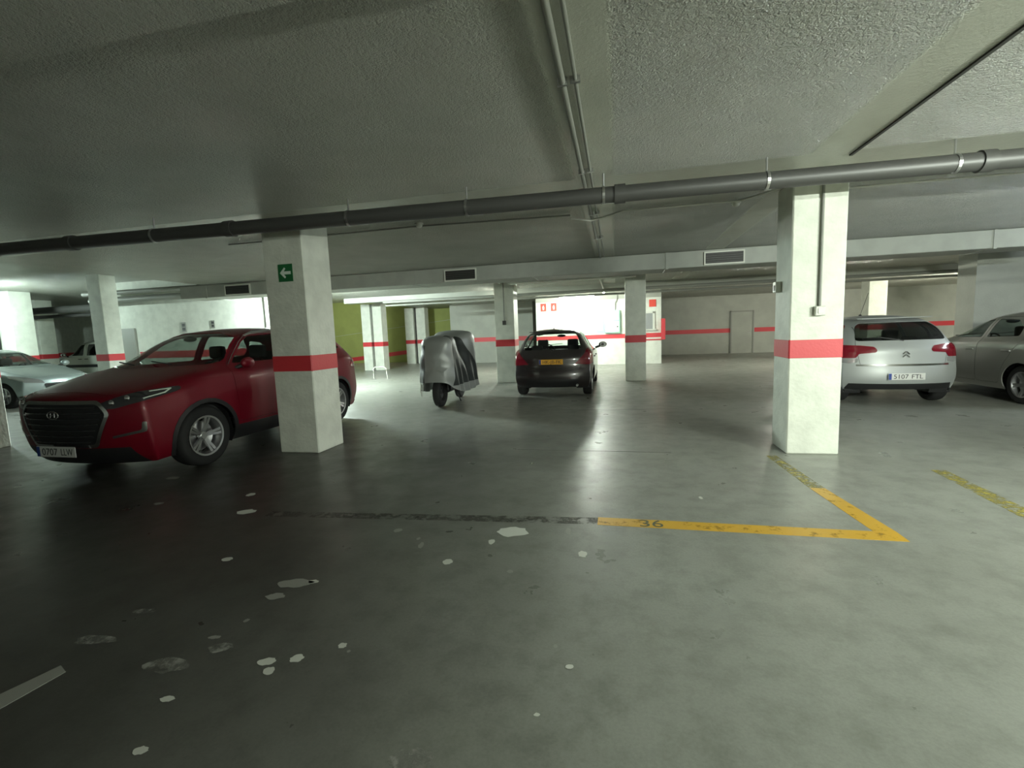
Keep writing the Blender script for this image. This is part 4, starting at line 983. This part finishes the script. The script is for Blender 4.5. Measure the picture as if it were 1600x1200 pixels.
for v in bm.verts:      # draped folds running down the sides
    k = max(0., min(1., (1.25 - v.co.z) / .7))
    v.co.y += (1 if v.co.y > 0 else -1) * .022 * math.sin(v.co.x * 21 + v.co.z * 5) * k * min(1, abs(v.co.y) / .1)
    v.co.x += .012 * math.sin(v.co.z * 17 + v.co.x * 6)
for f in bm.faces: f.material_index = 0; f.smooth = True
R_ = lambda c, n: n.y < -.05
cut(bm, 'side', [(.17, .43), (.20, .9), (.28, 1.6), (.95, 1.6), (1.1, 1.1), (1.35, .80), (1.75, .52), (1.66, .43)], 1, lambda c, n: n.y < -.12 and c.y < -.1)
L_ = lambda c, n: c.y > .0
cut(bm, 'front', [(.21, .50), (.19, 1.24), (.7, 1.24), (.7, .50)], 1, L_)
cut(bm, 'side', [(1.50, .42), (1.52, 1.2), (1.60, 1.32), (1.9, 1.2), (1.9, .35)], 1, R_)
bm.normal_update()
bmesh.ops.triangulate(bm, faces=[f for f in bm.faces if len(f.verts) > 4])
for idx, nm, mat in ((0, 'cover', 'cover_silver'), (1, 'cover_panel', 'cover_black')):
    for x in split(bm, idx, nm, mat, mt, 0, .006, label=None if idx == 0 else 'black cover panel'): pass
bm.free()
wheel(mt, .30, 0, .29, .15, 1, 'alloy', 5, 0, .6); wheel(mt, 1.66, 0, .28, .12, 1, 'alloy', 5, .4, .6)
m = MB(); m.tube([(.95, -.08, .35), (.93, -.24, .012)], .014, 8); m.build('side_stand', 'black_plastic', mt, True)
m = MB(); m.tube([(.18, .34, .50), (.17, .36, .34), (.19, .35, .22)], .012, 6).tube([(.30, .36, .44), (.29, .37, .30), (.19, .35, .22)], .010, 6); m.build('strap', 'frame_white', mt, True, label='pale buckle strap')
m = MB(); m.box(.5, 1.5, -.14, .14, .25, .7, bev=.05); m.box(.3, 1.66, -.05, .05, .26, .34); m.build('frame', 'black_plastic', mt)



# ------------------------------------------------------------------ camera and view
cd = bpy.data.cameras.new('camera'); cam = bpy.data.objects.new('camera', cd); COL.objects.link(cam)
F = 724.; PITCH = -math.atan(80 / F); ROLL = R(2.1); YAW = R(12.8); C = 1.43
f = Vector((-math.sin(YAW) * math.cos(PITCH), math.cos(YAW) * math.cos(PITCH), math.sin(PITCH)))
r = Vector((math.cos(YAW), math.sin(YAW), 0)); u = r.cross(f)
r2 = math.cos(ROLL) * r - math.sin(ROLL) * u; u2 = math.cos(ROLL) * u + math.sin(ROLL) * r
cam.matrix_world = Matrix(((r2.x, u2.x, -f.x, 0), (r2.y, u2.y, -f.y, 0), (r2.z, u2.z, -f.z, C), (0, 0, 0, 1)))
cd.sensor_fit = 'HORIZONTAL'; cd.sensor_width = 36.; cd.lens = 36. * F / 1600.; cd.clip_start = .05
SC.camera = cam
w = bpy.data.worlds.new('world'); SC.world = w; w.use_nodes = True
w.node_tree.nodes['Background'].inputs[0].default_value = (.6, .7, .6, 1); w.node_tree.nodes['Background'].inputs[1].default_value = .0
SC.view_settings.view_transform = 'Standard'; SC.view_settings.look = 'None'; SC.view_settings.gamma = 1.
SC.view_settings.use_curve_mapping = False; SC.view_settings.exposure = 0.1
SC.cycles.max_bounces = 8; SC.cycles.diffuse_bounces = 5; SC.cycles.transparent_max_bounces = 16
SC.cycles.sample_clamp_indirect = 4.; SC.cycles.caustics_reflective = False; SC.cycles.caustics_refractive = False
